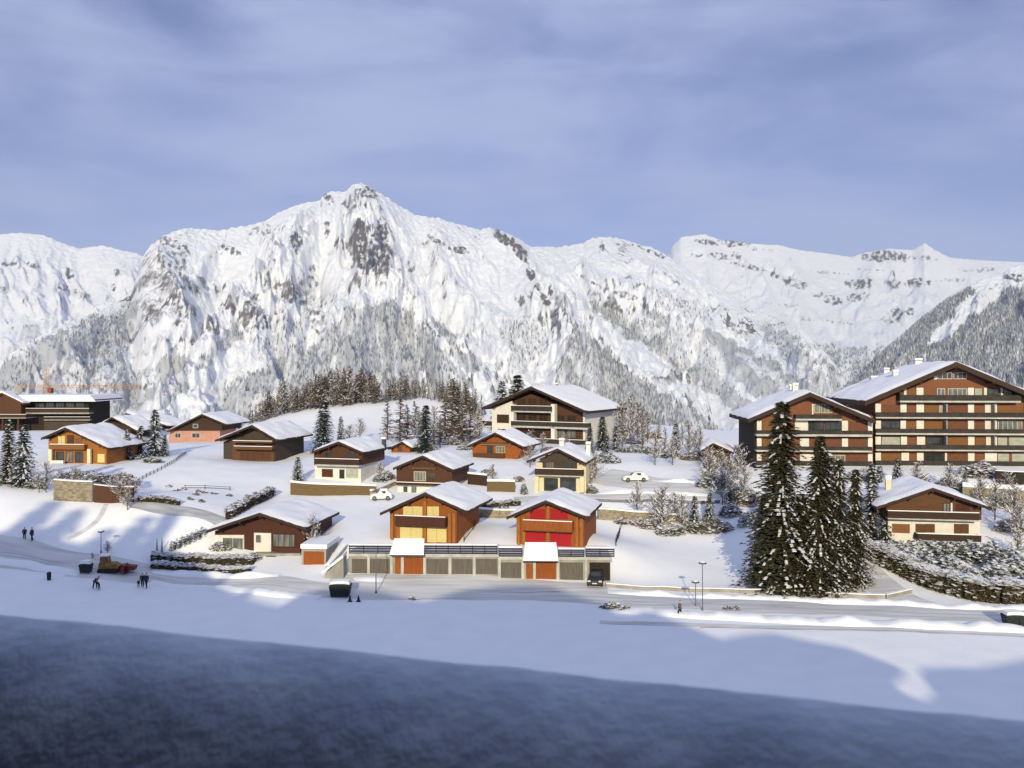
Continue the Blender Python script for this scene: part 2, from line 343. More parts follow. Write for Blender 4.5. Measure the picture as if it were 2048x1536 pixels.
def mountain(name, sky_pts, ridge_pts, D0, z0, c0, c1, nc, nr, amp, scale, center, power, rocks, woods, rock_slope=(1.15, 1.9), jag=14, base_pts=None, wtint=1.0, gully=7, bias=.0, spurs=()):
    """sky_pts: skyline in photo pixels; ridge_pts: distance of that skyline; a real height field in world metres"""
    cols = np.linspace(c0, c1, nc); t = np.concatenate([np.linspace(0, 1, nr), 1+np.linspace(.02, .5, 14)])
    sx, sy = zip(*sky_pts); skyy = np.interp(cols, sx, sy); rx, ry = zip(*ridge_pts); RD = np.interp(cols, rx, ry)
    k = np.exp(-np.linspace(-1.5, 1.5, 5)**2); k /= k.sum(); RDp = np.pad(RD, 60, 'edge'); RD = np.convolve(RDp, np.ones(121)/121, 'same')[60:-60]
    PX, Tm = np.meshgrid(cols, t); Dr = RD[None, :]; zr = EZ-(skyy[None, :]-HY)/F*Dr
    Tf = np.clip(Tm, 0, 1); Df = D0+(Dr-D0)*Tf; D = np.where(Tm > 1, Dr+(Tm-1)*2600, Df)
    X = (PX-1024)/F*D; Y = D
    Z = z0+(zr-z0)*(.45*Tf+.55*Tf**power)
    PYs = HY-(Z-EZ)/D*F; U = PX/F*6000; V_ = (HY-PYs)/F*6000      # metres across and up the face
    th = np.arctan2(PX-center[0], np.maximum(PYs-center[1], 4)+25); rr = np.hypot(PX-center[0], PYs-center[1])
    sh = np.clip(th*1.1, -1.3, 1.3)
    g1 = ridged(th*gully+fbm(PX/110, PYs/110, 4)*.75, rr/260+fbm(PX/90, PYs/90, 3)*.4, 5, .52)
    g2 = ridged((U+sh*V_*.9)/scale+3+fbm(U/500, V_/500, 3)*.35, (V_-sh*U*.15)/(scale*1.25)+7, 6, .55)
    g3 = ridged((U+sh*V_*.7)/(scale*.24)+fbm(U/160, V_/160, 3)*.4, V_/(scale*.30), 5, .58)
    g4 = ridged((U+sh*V_*.5)/(scale*.075), V_/(scale*.11), 3, .6)
    env = np.clip(4*Tf*(1-Tf*.93), 0, 1)**.8*np.clip((1-Tf)*6+.04, 0, 1)
    d = (g1-.55)*.55*amp+(g2-.5)*.34*amp+(g3-.5)*.12*amp+(g4-.5)*.035*amp
    for pl, hh_, wd_ in spurs:                                     # the big spurs and hollows that shape the face
        best = np.full(PX.shape, 1e9)
        wx = PX+fbm(PX/40, PYs/40, 4)*16; wy = PYs+fbm(PX/40+9, PYs/40, 4)*12
        for (ax, ay), (bx, by) in zip(pl[:-1], pl[1:]):
            q = np.clip(((wx-ax)*(bx-ax)+(wy-ay)*(by-ay))/((bx-ax)**2+(by-ay)**2), 0, 1); best = np.minimum(best, np.hypot(wx-ax-q*(bx-ax), wy-ay-q*(by-ay)))
        d = d+hh_*np.exp(-best/wd_)*(.75+.5*g2)
    Z = Z+d*env+fbm(PX/9, Tm*90, 3)*jag*np.clip(Tf*2-1, 0, 1)
    Z = np.where(Tm > 1, Z-(Tm-1)*1500-(fbm(X/300, Y/300, 3))*100*(Tm-1), Z)
    PY = HY-(Z-EZ)/D*F
    dzx = np.gradient(Z, axis=1)/np.gradient(X, axis=1); dzy = np.gradient(Z, axis=0)/np.maximum(np.gradient(Y, axis=0), 1)
    sl = np.hypot(dzx, dzy)
    warp = fbm(PX/26, PY/26, 4)
    rock = sstep(rock_slope[0], rock_slope[1], sl)*.52*(.6+.6*sstep(-.2, .4, fbm(X/500, Y/500+Z/200, 3)))
    rock = np.maximum(rock, sstep(.56, .78, g2*.55+g3*.45)*.46*sstep(.05, -.2, fbm(U/700+5, V_/600, 3))*np.clip(Tf*1.6-.35, 0, 1))
    rock = np.maximum(rock, .50*sstep(.12, .5, perlin(th*85+fbm(U/300, V_/300, 3)*2, rr/34))*sstep(-.05, .25, fbm(U/620+31, V_/520, 4))*np.clip(Tf*1.8-.3, 0, 1))
    for (cx, cy, ax, ay, ang, st) in rocks:
        e = ell(PX, PY, cx, cy, ax, ay, ang)+warp*.9
        rock = np.maximum(rock, st*sstep(1.25, .6, e)*(.62+.5*sstep(-.35, .3, fbm(PX/7, PY/10, 4))))
    wood = np.zeros_like(Z)
    for poly, dens in woods:
        wood = np.maximum(wood, dens*inpoly(PX+fbm(PX/30, PY/30, 3)*22, PY+fbm(PX/22+50, PY/22, 4)*20, poly))
    wood *= sstep(-.62, -.1, fbm(PX/14, PY/24+9, 4)+.35*wood)
    wood *= .5+.5*sstep(-.32, -.02, perlin(th*34+fbm(PX/60, PYs/60, 2)*1.2, rr/210))
    rock = np.where(wood > .3, rock*.5, rock)
    me = grid_mesh(name, X, Y, Z, [mtn_mat], {'rock': rock+bias, 'wood': wood*wtint})
    tag(add(name, me), kind='structure')
    # sites for the far wood
    wa = wood[:-1, :-1]*(Tm[:-1, :-1] < .98)*(PY[:-1, :-1] < 905)
    cell = np.abs((X[1:, 1:]-X[:-1, :-1])*(Y[1:, 1:]-Y[:-1, :-1]))
    forest_pts.append((X, Y, Z, wa, cell))

# far plateau behind the valley on the right
mountain('plateau_mountain',
    [(1100, 560), (1250, 530), (1335, 512), (1345, 492), (1362, 474), (1410, 468), (1425, 474), (1440, 479), (1500, 486), (1560, 490), (1600, 500), (1650, 506), (1700, 513), (1740, 503), (1780, 497), (1825, 500), (1838, 492), (1850, 486), (1870, 500), (1900, 515), (1960, 520), (2048, 524), (2300, 520)],
    [(1100, 9800), (1400, 9500), (1800, 11000), (2300, 11000)], 5200, -500, 1150, 2300, 460, 250, 260, 1400, (1650, 200), 1.7,
    [(1440, 485, 60, 9, 5, .6), (1440, 512, 55, 8, 3, .55), (1500, 535, 45, 8, 12, .55), (1580, 560, 45, 9, 16, .6), (1600, 572, 30, 8, 10, .5), (1770, 513, 75, 13, 0, .62), (1830, 515, 50, 9, 5, .5), (1720, 568, 34, 14, 0, .6), (1790, 565, 22, 14, 0, .58), (1828, 567, 30, 12, 0, .6),
     (1660, 597, 36, 12, 12, .55), (1712, 594, 30, 12, 0, .55), (1800, 625, 32, 14, -5, .6), (1780, 640, 30, 9, 0, .5), (1650, 545, 60, 4, 4, .45), (1900, 560, 40, 6, -4, .5), (1560, 610, 40, 5, 5, .45), (1520, 500, 60, 5, 5, .45), (1640, 640, 90, 5, 8, .45), (1960, 540, 50, 5, -4, .5), (1750, 540, 80, 3, 2, .45)],
    [([(1560, 660), (1640, 690), (1700, 700), (1790, 690), (1800, 760), (1560, 760)], .5)], rock_slope=(.9, 1.6), jag=10, gully=4)
# left mountain further back
mountain('left_mountain',
    [(-500, 480), (-200, 450), (-60, 476), (0, 468), (40, 465), (90, 470), (130, 488), (160, 497), (205, 490), (240, 500), (275, 506), (330, 540), (450, 600), (600, 650)],
    [(-500, 8200), (0, 7800), (300, 7000), (600, 6500)], 3600, -500, -480, 600, 420, 260, 260, 1100, (60, 250), 1.6,
    [(25, 530, 25, 8, 10, .62), (62, 530, 16, 7, 20, .6), (140, 548, 20, 10, 45, .62), (128, 577, 20, 9, 30, .6), (160, 588, 22, 7, 30, .55), (235, 548, 9, 14, 10, .6), (228, 575, 10, 9, 0, .55), (8, 580, 18, 9, 40, .5), (20, 650, 26, 5, 50, .5), (215, 600, 8, 10, 0, .5), (90, 640, 40, 5, 20, .45)],
    [([(50, 640), (80, 650), (90, 690), (40, 700)], .6), ([(0, 690), (60, 700), (30, 750), (0, 760)], .6)], rock_slope=(1.0, 1.8), jag=12, gully=5)
# the main massif with its peak
mountain('main_peak',
    [(-200, 780), (0, 720), (100, 660), (200, 622), (262, 590), (285, 515), (300, 492), (330, 470), (370, 456), (400, 457), (440, 460), (480, 452), (510, 448), (535, 440), (560, 424), (600, 408), (640, 402), (645, 392), (662, 382), (690, 385), (705, 371), (722, 367), (740, 377), (770, 393), (800, 412), (830, 430), (880, 438), (920, 450), (960, 460), (980, 456), (1010, 465), (1040, 480), (1060, 494), (1120, 494), (1165, 487), (1185, 476), (1200, 474), (1235, 476), (1270, 486), (1310, 497), (1335, 512), (1400, 556), (1500, 612), (1600, 655), (1660, 715), (1700, 770), (1760, 850), (1900, 960)],
    [(-200, 4200), (150, 4600), (300, 5600), (722, 6200), (1060, 6300), (1335, 7000), (1500, 6000), (1700, 4600), (1900, 3900)], 2300, -480, -150, 1880, 1120, 520, 300, 950, (722, 300), 1.75,
    [(722, 485, 24, 48, 5, .78), (755, 500, 34, 62, -8, .66), (735, 385, 30, 14, 0, .60), (655, 395, 12, 16, 0, .6), (700, 410, 26, 16, -40, .55), (590, 480, 16, 30, -15, .62), (655, 455, 12, 22, 0, .6), (575, 590, 22, 30, -10, .62), (620, 575, 30, 45, 0, .5), (505, 612, 18, 30, 10, .6), (530, 640, 60, 8, -30, .5),
     (345, 488, 34, 12, 20, .55), (320, 520, 12, 30, 0, .55), (352, 545, 36, 70, 0, .50), (365, 625, 30, 36, 0, .52), (455, 495, 26, 8, 30, .6), (520, 460, 40, 14, -10, .5), (540, 520, 14, 60, 10, .48), (880, 485, 34, 6, 30, .6), (922, 500, 24, 8, 20, .62),
     (1004, 476, 24, 12, 40, .74), (1035, 500, 26, 13, 50, .74), (1058, 540, 34, 11, 68, .72), (1085, 590, 32, 9, 60, .66), (1105, 620, 24, 8, 50, .55), (865, 660, 40, 5, 40, .55), (910, 705, 30, 6, 38, .55), (825, 590, 24, 5, 40, .5), (940, 720, 16, 6, 40, .55), (640, 645, 40, 22, -20, .5), (690, 620, 24, 8, -30, .5), (630, 620, 18, 16, 0, .55),
     (1205, 495, 9, 16, 0, .6), (1300, 503, 40, 6, 22, .6), (1240, 490, 20, 5, 10, .5), (1175, 560, 30, 5, 28, .6), (1250, 590, 36, 9, 15, .55), (1130, 600, 24, 24, 50, .5), (1370, 610, 22, 14, 10, .6), (1420, 640, 30, 12, 50, .55), (1470, 660, 25, 12, 50, .5), (1345, 560, 40, 6, 40, .5), (980, 620, 30, 5, 40, .4), (1010, 690, 40, 6, 45, .42), (960, 660, 30, 5, 35, .4),
     (250, 690, 14, 26, 10, .5), (290, 690, 10, 26, -10, .45), (225, 640, 26, 8, -25, .5), (430, 560, 10, 26, 0, .4)],
    [([(-150, 830), (0, 735), (60, 690), (150, 648), (285, 600), (275, 640), (245, 690), (250, 735), (300, 800), (200, 860), (-150, 900)], 1.0),
     ([(345, 696), (378, 715), (378, 770), (330, 820), (295, 800), (318, 730)], 1.0),
     ([(380, 850), (440, 785), (520, 738), (600, 700), (640, 690), (668, 640), (720, 608), (790, 603), (835, 640), (900, 712), (940, 765), (960, 850)], .95),
     ([(395, 725), (430, 672), (485, 636), (478, 680), (430, 720), (398, 750)], .9), ([(520, 700), (560, 640), (600, 640), (610, 700), (530, 760)], .45),
     ([(1110, 760), (1130, 690), (1152, 650), (1190, 680), (1250, 735), (1330, 790), (1430, 850), (1500, 900), (1130, 900)], .9),
     ([(1172, 600), (1240, 622), (1330, 672), (1440, 745), (1520, 820), (1480, 830), (1400, 770), (1300, 700), (1220, 650)], .85),
     ([(1280, 622), (1330, 630), (1420, 680), (1520, 745), (1600, 820), (1560, 830), (1480, 770), (1400, 712), (1320, 665)], .85),
     ([(1360, 640), (1450, 672), (1540, 720), (1640, 780), (1690, 850), (1600, 850), (1500, 762), (1420, 700)], .95),
     ([(1500, 640), (1560, 655), (1640, 720), (1700, 800), (1650, 790), (1570, 720)], .7),
     ([(1250, 560), (1400, 610), (1500, 660), (1440, 660), (1330, 620)], .35), ([(860, 640), (880, 640), (960, 740), (940, 745)], .8), ([(1000, 640), (1100, 640), (1090, 720), (1020, 760)], .35), ([(100, 720), (330, 760), (420, 900), (60, 900)], .35)],
    rock_slope=(1.15, 2.0), jag=14, wtint=1.0, gully=5,
    spurs=[([(722, 367), (830, 430), (985, 458), (1055, 530), (1095, 610), (1135, 690), (1180, 790)], 230, 42), ([(640, 402), (600, 480), (560, 560), (500, 620), (400, 735), (320, 840)], 200, 40), ([(560, 425), (535, 500), (560, 590), (640, 650), (700, 760)], 130, 30), ([(300, 490), (335, 560), (372, 640), (392, 720)], 170, 36),
           ([(722, 367), (742, 480), (735, 590), (800, 620), (920, 740)], 190, 38), ([(1060, 494), (1180, 560), (1300, 640), (1500, 770)], 120, 30), ([(1200, 475), (1300, 560), (1450, 655), (1650, 790)], 140, 30), ([(285, 600), (200, 640), (60, 720)], 120, 34), ([(830, 430), (880, 520), (930, 640), (1010, 760)], 70, 22),
           ([(450, 470), (430, 600), (380, 690), (290, 800)], -150, 46), ([(790, 470), (880, 600), (1000, 720), (1080, 790)], -130, 44), ([(650, 470), (640, 560), (600, 620)], -90, 28), ([(1130, 520), (1220, 620), (1380, 740)], -90, 26), ([(240, 560), (262, 660), (280, 760)], -90, 26)])
# right-hand mountain, wooded
mountain('right_mountain',
    [(1560, 960), (1640, 850), (1690, 770), (1760, 705), (1850, 628), (1900, 592), (1960, 560), (2005, 548), (2020, 535), (2048, 528), (2150, 480), (2300, 430), (2600, 380)],
    [(1560, 3300), (1700, 3800), (2048, 5200), (2600, 5600)], 1900, -420, 1570, 2560, 520, 300, 190, 800, (2080, 250), 1.5,
    [(2030, 555, 26, 9, 10, .62), (1990, 575, 20, 8, -20, .5), (1870, 640, 40, 7, -38, .6), (1835, 665, 40, 7, -38, .55), (2010, 620, 10, 30, 30, .45)],
    [([(1560, 960), (1690, 765), (1850, 622), (1935, 575), (1955, 580), (1905, 625), (1850, 690), (1880, 690), (1960, 620), (2020, 580), (2100, 560), (2300, 500), (2600, 470), (2600, 960)], .95)],
    rock_slope=(1.1, 1.9), jag=8, gully=6)
# far wood: real little conifers standing on the slopes, too many to count
def far_wood(total=105000):
    V = []; Fc = []; mi = []; Wt = [(f[3]*f[4]).ravel() for f in forest_pts]; S = [x/f[1][:-1, :-1].ravel()**1.0 for x, f in zip(Wt, forest_pts)]
    tot = sum(s.sum() for s in S)
    allv = []; allf = []; allm = []; base = 0
    for f, s in zip(forest_pts, S):
        X, Y, Z, wa, cell = f; k = int(total*s.sum()/tot)
        if k < 1: continue
        idx = rng.choice(len(s), k, p=s/s.sum()); r, c = np.divmod(idx, wa.shape[1]); u = rng.random(k); v = rng.random(k)
        x = X[r, c]*(1-u)+X[r, c+1]*u; x = x*(1-v)+(X[r+1, c]*(1-u)+X[r+1, c+1]*u)*v
        y = Y[r, c]*(1-v)+Y[r+1, c]*v
        z = (Z[r, c]*(1-u)+Z[r, c+1]*u)*(1-v)+(Z[r+1, c]*(1-u)+Z[r+1, c+1]*u)*v
        h = rng.uniform(11, 24, k); w_ = h*rng.uniform(.14, .22, k); a = rng.random(k)*pi
        vs = np.zeros((k, 5, 3))
        for q in range(4): vs[:, q] = np.stack([x+w_*np.cos(a+q*pi/2), y+w_*np.sin(a+q*pi/2), z-3], -1)
        vs[:, 4] = np.stack([x, y, z+h], -1); allv.append(vs.reshape(-1, 3))
        fb = base+np.arange(k)[:, None, None]*5+np.array([[0, 1, 4], [1, 2, 4], [2, 3, 4], [3, 0, 4]])[None]; allf.append(fb.reshape(-1, 3)); allm.append(np.repeat(rng.choice(3, k, p=[.42, .33, .25]), 4)); base += 5*k
    v = np.concatenate(allv); f = np.concatenate(allf); m = np.concatenate(allm)
    me = bpy.data.meshes.new('far_wood'); me.vertices.add(len(v)); me.vertices.foreach_set('co', v.astype(np.float32).ravel()); me.loops.add(len(f)*3); me.loops.foreach_set('vertex_index', f.astype(np.int32).ravel())
    me.polygons.add(len(f)); me.polygons.foreach_set('loop_start', np.arange(len(f), dtype=np.int32)*3)
    for c_, cc in enumerate([((.28, .30, .32), (.38, .40, .42)), ((.54, .57, .60), (.66, .68, .70)), ((.15, .165, .17), (.21, .22, .23))]):
        me.materials.append(mat('frosted_conifer_%s' % 'abc'[c_], cc[0], .9, cc[1], .01, coord='Object'))
    me.polygons.foreach_set('material_index', m.astype(np.int32)); me.update(calc_edges=True)
    tag(add('far_wood', me), 'frosted conifer woods covering the lower slopes of the mountains', 'wood', kind='stuff')
far_wood()

# ------------------------------------------------------------------ buildings
class House:
    """a building whose front is laid out with photo pixels of its own facade plane (origin: front, ground)"""
    def __init__(s, name, label, cat, px, py, D, phi=0, group=None):
        s.o = P(px, py, D); s.ph = R(phi); s.D = D
        s.root = empty(name, s.o, -s.ph, label, cat, group)
        s.last = s.root
    def u(s, px, v=0):
        a = (px-1024)/F; return (a*(s.D+v*cos(s.ph))-s.o.x-v*sin(s.ph))/(cos(s.ph)+a*sin(s.ph))
    def z(s, px, py, v=0):
        Y = s.D-s.u(px, v)*sin(s.ph)+v*cos(s.ph); return EZ-(py-HY)/F*Y-s.o.z
    def rect(s, x0, y0, x1, y1, v=0):
        c = (x0+x1)/2; return s.u(x0, v), s.u(x1, v), s.z(c, y1, v), s.z(c, y0, v)
    def box(s, name, r, v0, v1, m, parent=None, lab=None):
        a, b, c, d = s.rect(*r, v0); mb = MB(); mb.box(a, b, v0, v1, c, d); o = mb.build(name, m, parent or s.root)
        if lab: o['label'] = lab
        return o
    def wall(s, prof, L, m, name='wall', v=0, lab=None, down=0):
        pts = [(s.u(x, v), s.z(x, y, v)) for x, y in prof]
        zmin = min(p[1] for p in pts)
        pts = [(a, b-(down if b < zmin+.4 else 0)) for a, b in pts]
        mb = MB(); mb.prism(pts, v, L); o = mb.build(name, m, s.root)
        if lab: o['label'] = lab
        s.last = o; return o
    def roof(s, lx, ly, rx_, ry_, ex, ey, L, of=1.0, ob=.8, th=.28, snow=.32, m='roof_under', name='roof'):
        """eave left px, ridge px, eave right px on the fascia plane"""
        A = (s.u(lx, -of), s.z(lx, ly, -of)); B = (s.u(rx_, -of), s.z(rx_, ry_, -of)); E = (s.u(ex, -of), s.z(ex, ey, -of))
        s.A, s.B, s.E, s.of, s.L = A, B, E, of, L
        mb = MB(); mb.prism([(A[0], A[1]-th), (B[0], B[1]-th), (E[0], E[1]-th), E, B, A], -of, L+ob)
        # fascia boards and purlins under the overhang
        for p, q in ((A, B), (B, E)):
            mb.prism([(p[0], p[1]-th-.06), (q[0], q[1]-th-.06), (q[0], q[1]+.04), (p[0], p[1]+.04)], -of-.05, -of+.01)
        for f_ in (.22, .62):
            for p in (A, E):
                x = p[0]+(B[0]-p[0])*f_; z = p[1]+(B[1]-p[1])*f_-th; mb.box(x-.1, x+.1, -of+.1, .2, z-.32, z-.01)
        mb.box(B[0]-.1, B[0]+.1, -of+.1, .2, B[1]-th-.38, B[1]-th-.02)
        r = mb.build(name, m, s.root); s.r = r
        nx, ny = 26, 16; V = np.zeros((ny+1, nx+1, 3)); seed = rnd.random()*99
        for j in range(ny+1):
            y = -of-.02+(L+ob+of)*j/ny
            for i in range(nx+1):
                t = i/nx; W_ = E[0]-A[0]; x = A[0]+.03+(W_-.06)*t
                zz = (A[1]+(B[1]-A[1])*(x-A[0])/(B[0]-A[0])) if x < B[0] else (B[1]+(E[1]-B[1])*(x-B[0])/(E[0]-B[0]))
                e = min(i, nx-i); ee = min(j, ny-j); k = (0 if e == 0 or ee == 0 else 1)
                soft = -.12*math.exp(-((x-B[0])/.6)**2)
                h_ = snow*(.85+.5*float(perlin(np.array([x*.45+seed]), np.array([y*.45]))[0]))*(1 if min(e, ee) > 1 else .86)+soft
                ed = .10*float(perlin(np.array([x*1.3+seed]), np.array([y*1.3+3]))[0])
                V[j, i] = (x+(ed if i == nx else -ed if i == 0 else 0), y+(ed-.04 if j == 0 else 0), zz+.02+k*h_-(.05+ed*.5 if e == 0 else 0))
        so = add('roof_snow', grid_mesh('roof_snow', V[..., 0], V[..., 1], V[..., 2], [M['roof_snow']]), r)
        return r
    def window(s, r, v=-.03, fr='stucco', mull=1, glass='glass', sill=False, lab=None, t=.07, parent=None):
        a, b, c, d = s.rect(*r, v); mb = MB()
        mb.box(a, a+t, v-.05, v+.10, c, d); mb.box(b-t, b, v-.05, v+.10, c, d); mb.box(a+t, b-t, v-.05, v+.10, c, c+t); mb.box(a+t, b-t, v-.05, v+.10, d-t, d)
        for k in range(mull):
            x = a+(b-a)*(k+1)/(mull+1); mb.box(x-t*.4, x+t*.4, v-.045, v+.09, c+t, d-t)
        w_ = mb.build('window', fr, parent or s.root)
        mb = MB(); mb.box(a+t*.5, b-t*.5, v-.012, v+.05, c+t*.5, d-t*.5); mb.build('pane', glass, w_)
        if lab: w_['label'] = lab
        return w_
    def shutters(s, r, m, v=-.03, n=1, lab=None):
        x0, y0, x1, y1 = r
        for k in range(n):
            s.box('shutter', (x0+(x1-x0)*k/n+.25, y0, x0+(x1-x0)*(k+1)/n-.25, y1), v-.04, v+.06, m, lab=lab)
    def balcony(s, x0, x1, ytop, yslab, ybot, dep=1.2, slab='slab', rail='wood_dark', solid=True, snow=True, name='balcony', v=0, posts=0):
        """railing from ytop to yslab and slab from yslab to ybot, as seen in front of the facade"""
        a, b, c, d = s.rect(x0, yslab, x1, ybot, v-dep); _, _, _, zt = s.rect(x0, ytop, x1, yslab, v-dep)
        mb = MB(); mb.box(a, b, v-dep, v+.02, c, d); sl = mb.build(name, slab, s.root)
        mb = MB(); h = zt-d
        if solid:
            mb.box(a, b, v-dep-.06, v-dep-.003, d-.12, zt-.06); mb.box(a-.05, a-.003, v-dep, v+.01, d-.1, zt-.06); mb.box(b+.003, b+.05, v-dep, v+.01, d-.1, zt-.06)
        else:
            k = max(2, int((b-a)/.5))
            for i in range(k+1):
                x = a+(b-a)*i/k; mb.box(x-.02, x+.02, v-dep-.04, v-dep, d, zt-.05)
            for q in (.25, .5, .75): mb.box(a, b, v-dep-.035, v-dep-.01, d+h*q-.02, d+h*q+.02)
        mb.box(a-.03, b+.03, v-dep-.09, v-dep+.05, zt-.06, zt)
        ra = mb.build('railing', rail, sl)
        if snow:
            mb = MB(); mb.box(a-.02, b+.02, v-dep-.08, v-dep+.04, zt+.002, zt+.10); mb.build('rail_snow', 'roof_snow', ra)
        return sl
    def chimney(s, px, y0, y1, v, w_=.7, m='stucco', cap=True):
        x = s.u(px, v); z1 = s.z(px, y0, v); z0 = s.z(px, y1, v)-.9; mb = MB(); mb.box(x-w_/2, x+w_/2, v-w_/2, v+w_/2, z0, z1)
        if cap: mb.box(x-w_/2-.08, x+w_/2+.08, v-w_/2-.08, v+w_/2+.08, z1+.12, z1+.2); [mb.box(x+i*w_/2.6-.04, x+i*w_/2.6+.04, v-.2, v+.2, z1, z1+.12) for i in (-1, 1)]
        o = mb.build('chimney', m, s.r)
        mb = MB(); mb.box(x-w_/2-.05, x+w_/2+.05, v-w_/2-.05, v+w_/2+.05, z1+(.2 if cap else .0)+.003, z1+.48); mb.build('chimney_snow', 'roof_snow', o)
        return o

# --- orange chalet with cream shutters above the garages
h = House('chalet', 'bright orange wooden chalet with closed cream shutters on both floors', 'chalet', 850, 1087, 112, 14)
h.wall([(780, 1087), (913, 1087), (913, 1022), (850, 989), (780, 1022)], 10, 'wood_orange', down=1.2)
h.roof(760, 1026, 850, 985, 935, 1023, 10, of=1.1, snow=.34)
for x in (784, 796, 899, 908): h.box('post', (x-2.6, 1026, x+2.6, 1086), -.28, -.01, 'wood_honey')
h.box('post', (846.5, 1002, 852.5, 1086), -.3, -.01, 'wood_honey')
h.shutters((806, 1013, 845, 1032), 'wood_cream', n=2); h.shutters((854, 1013, 878, 1032), 'wood_cream', n=2)
h.shutters((799, 1054, 845, 1085), 'wood_cream', n=2); h.shutters((854, 1054, 893, 1085), 'wood_cream', n=2)
h.balcony(790, 890, 1033, 1051, 1054, 1.0, 'wood_mid', 'wood_red')
# --- orange chalet with red shutters
h = House('chalet', 'orange wooden chalet with closed crimson red shutters', 'chalet', 1100, 1096, 110, 14)
h.wall([(1033, 1096), (1168, 1096), (1168, 1030), (1095, 1005), (1033, 1030)], 10, 'wood_orange', down=1.2)
h.roof(1013, 1034, 1091, 1001, 1176, 1034, 10, of=1.1, snow=.34)
for x in (1037, 1048, 1154, 1163): h.box('post', (x-2.6, 1034, x+2.6, 1095), -.28, -.01, 'wood_honey')
h.box('post', (1093, 1012, 1099, 1095), -.3, -.01, 'wood_honey')
h.shutters((1060, 1018, 1091, 1038), 'wood_crimson', n=2); h.shutters((1101, 1018, 1136, 1038), 'wood_crimson', n=2)
h.shutters((1052, 1064, 1091, 1093), 'wood_crimson', n=2); h.shutters((1101, 1064, 1142, 1093), 'wood_crimson', n=2)
h.balcony(1046, 1144, 1042, 1060, 1064, 1.0, 'wood_mid', 'wood_orange')
# --- brown and white chalet on the terrace
h = House('chalet', 'brown timber chalet on a white ground floor above the long plank terrace wall', 'chalet', 690, 960, 145, 14)
h.wall([(630, 960), (722, 960), (722, 928), (630, 928)], 9, 'stucco', 'ground_floor', down=1)
h.wall([(628, 930), (724, 930), (724, 905), (680, 886), (628, 905)], 9.4, 'wood_brown', v=-.25)
h.roof(624, 903, 677, 883, 727, 905, 9.5, of=1.5, snow=.38)
h.window((643, 937, 667, 955), mull=0, glass='wood_red'); h.window((678, 938, 690, 958), mull=0); h.box('blind', (692, 938, 716, 956), -.06, 0, 'blind')
h.balcony(630, 718, 918, 928, 933, 1.3, 'slab', 'wood_dark'); h.window((650, 903, 664, 917), v=-.3, fr='wood_mid'); h.window((694, 903, 708, 917), v=-.3, fr='wood_mid')
h.chimney(768, 880, 890, 8, .6, 'metal_dark')
# --- brown chalet in the second row
h = House('chalet', 'reddish brown all timber chalet behind the cream shuttered one', 'chalet', 850, 988, 140, 14)
h.wall([(795, 988), (900, 988), (900, 968), (795, 968)], 8.6, 'stucco', 'ground_floor', down=1.5)
h.wall([(793, 970), (904, 970), (904, 936), (847, 915), (793, 936)], 9, 'wood_brown', v=-.2)
h.roof(786, 936, 845, 911, 907, 940, 9.2, of=1.2, snow=.38)
h.balcony(824, 872, 934, 936, 938, .8, 'slab', 'wood_mid', snow=False); h.window((828, 943, 852, 962), v=-.25, mull=3, fr='stucco_cream', glass='curtain'); h.window((856, 945, 870, 960), v=-.25, mull=1, fr='wood_mid')
h.window((806, 972, 816, 986), v=-.03, mull=0); h.window((822, 972, 834, 986), v=-.03, mull=0, glass='curtain')
h.balcony(793, 905, 966, 970, 972, .9, 'slab', 'wood_dark', snow=True)
# --- cream and brown chalet with chimney, right of centre
h = House('chalet', 'cream walled chalet with dark balcony and two white chimneys beside the snowy road', 'chalet', 1120, 985, 140, 14)
h.wall([(1072, 985), (1172, 985), (1172, 925), (1072, 925)], 8.8, 'stucco_cream', 'ground_floor', down=1)
h.wall([(1085, 926), (1154, 926), (1160, 918), (1116, 902), (1078, 918)], 9, 'wood_grey', v=-.18)
h.wall([(1085, 938), (1154, 938), (1154, 925.5), (1085, 925.5)], .5, 'wood_grey', 'wall_panel', v=-.18)
h.roof(1053, 922, 1115, 897, 1172, 926, 9.2, of=1.2, snow=.38)
h.balcony(1070, 1165, 938, 949, 953, 1.2, 'slab', 'wood_dark'); h.window((1092, 924, 1108, 937), v=-.22, mull=2, fr='wood_mid', glass='curtain'); h.window((1132, 924, 1148, 937), v=-.22, mull=1, fr='wood_mid')
h.window((1088, 956, 1116, 982), mull=2, fr='wood_grey'); h.window((1120, 956, 1152, 982), mull=2, fr='wood_grey')
for x in (1073, 1164): h.box('pillar', (x-4, 953, x+4, 985), -1.15, -.75, 'stucco_cream')
h.chimney(1124, 882, 893, 2.5, .75); h.chimney(1177, 889, 900, 6, .7)
# --- dark brown chalet, left middle
h = House('chalet', 'large dark brown timber chalet with long balcony at the top of the open snowfield', 'chalet', 510, 922, 165, 12)
h.wall([(447, 922), (551, 922), (551, 884), (507, 856), (447, 884)], 12, 'wood_grey', down=1.5)
h.wall([(464, 922), (548, 922), (548, 884), (464, 884)], .1, 'wood_mid', 'wall_panel', v=-.3, down=1)
h.roof(430, 880, 504, 850, 555, 880, 12, of=2.4, snow=.42)
h.balcony(466, 544, 882, 884, 886, 1.7, 'wood_mid', 'wood_mid', snow=True); h.balcony(468, 544, 893, 898, 900, 1.5, 'wood_dark', 'wood_mid')
h.shutters((480, 905, 540, 920), 'wood_brown', v=-.33, n=4); h.window((478, 887, 492, 893), v=-.33, fr='wood_mid'); h.window((510, 887, 528, 893), v=-.33, fr='wood_mid')
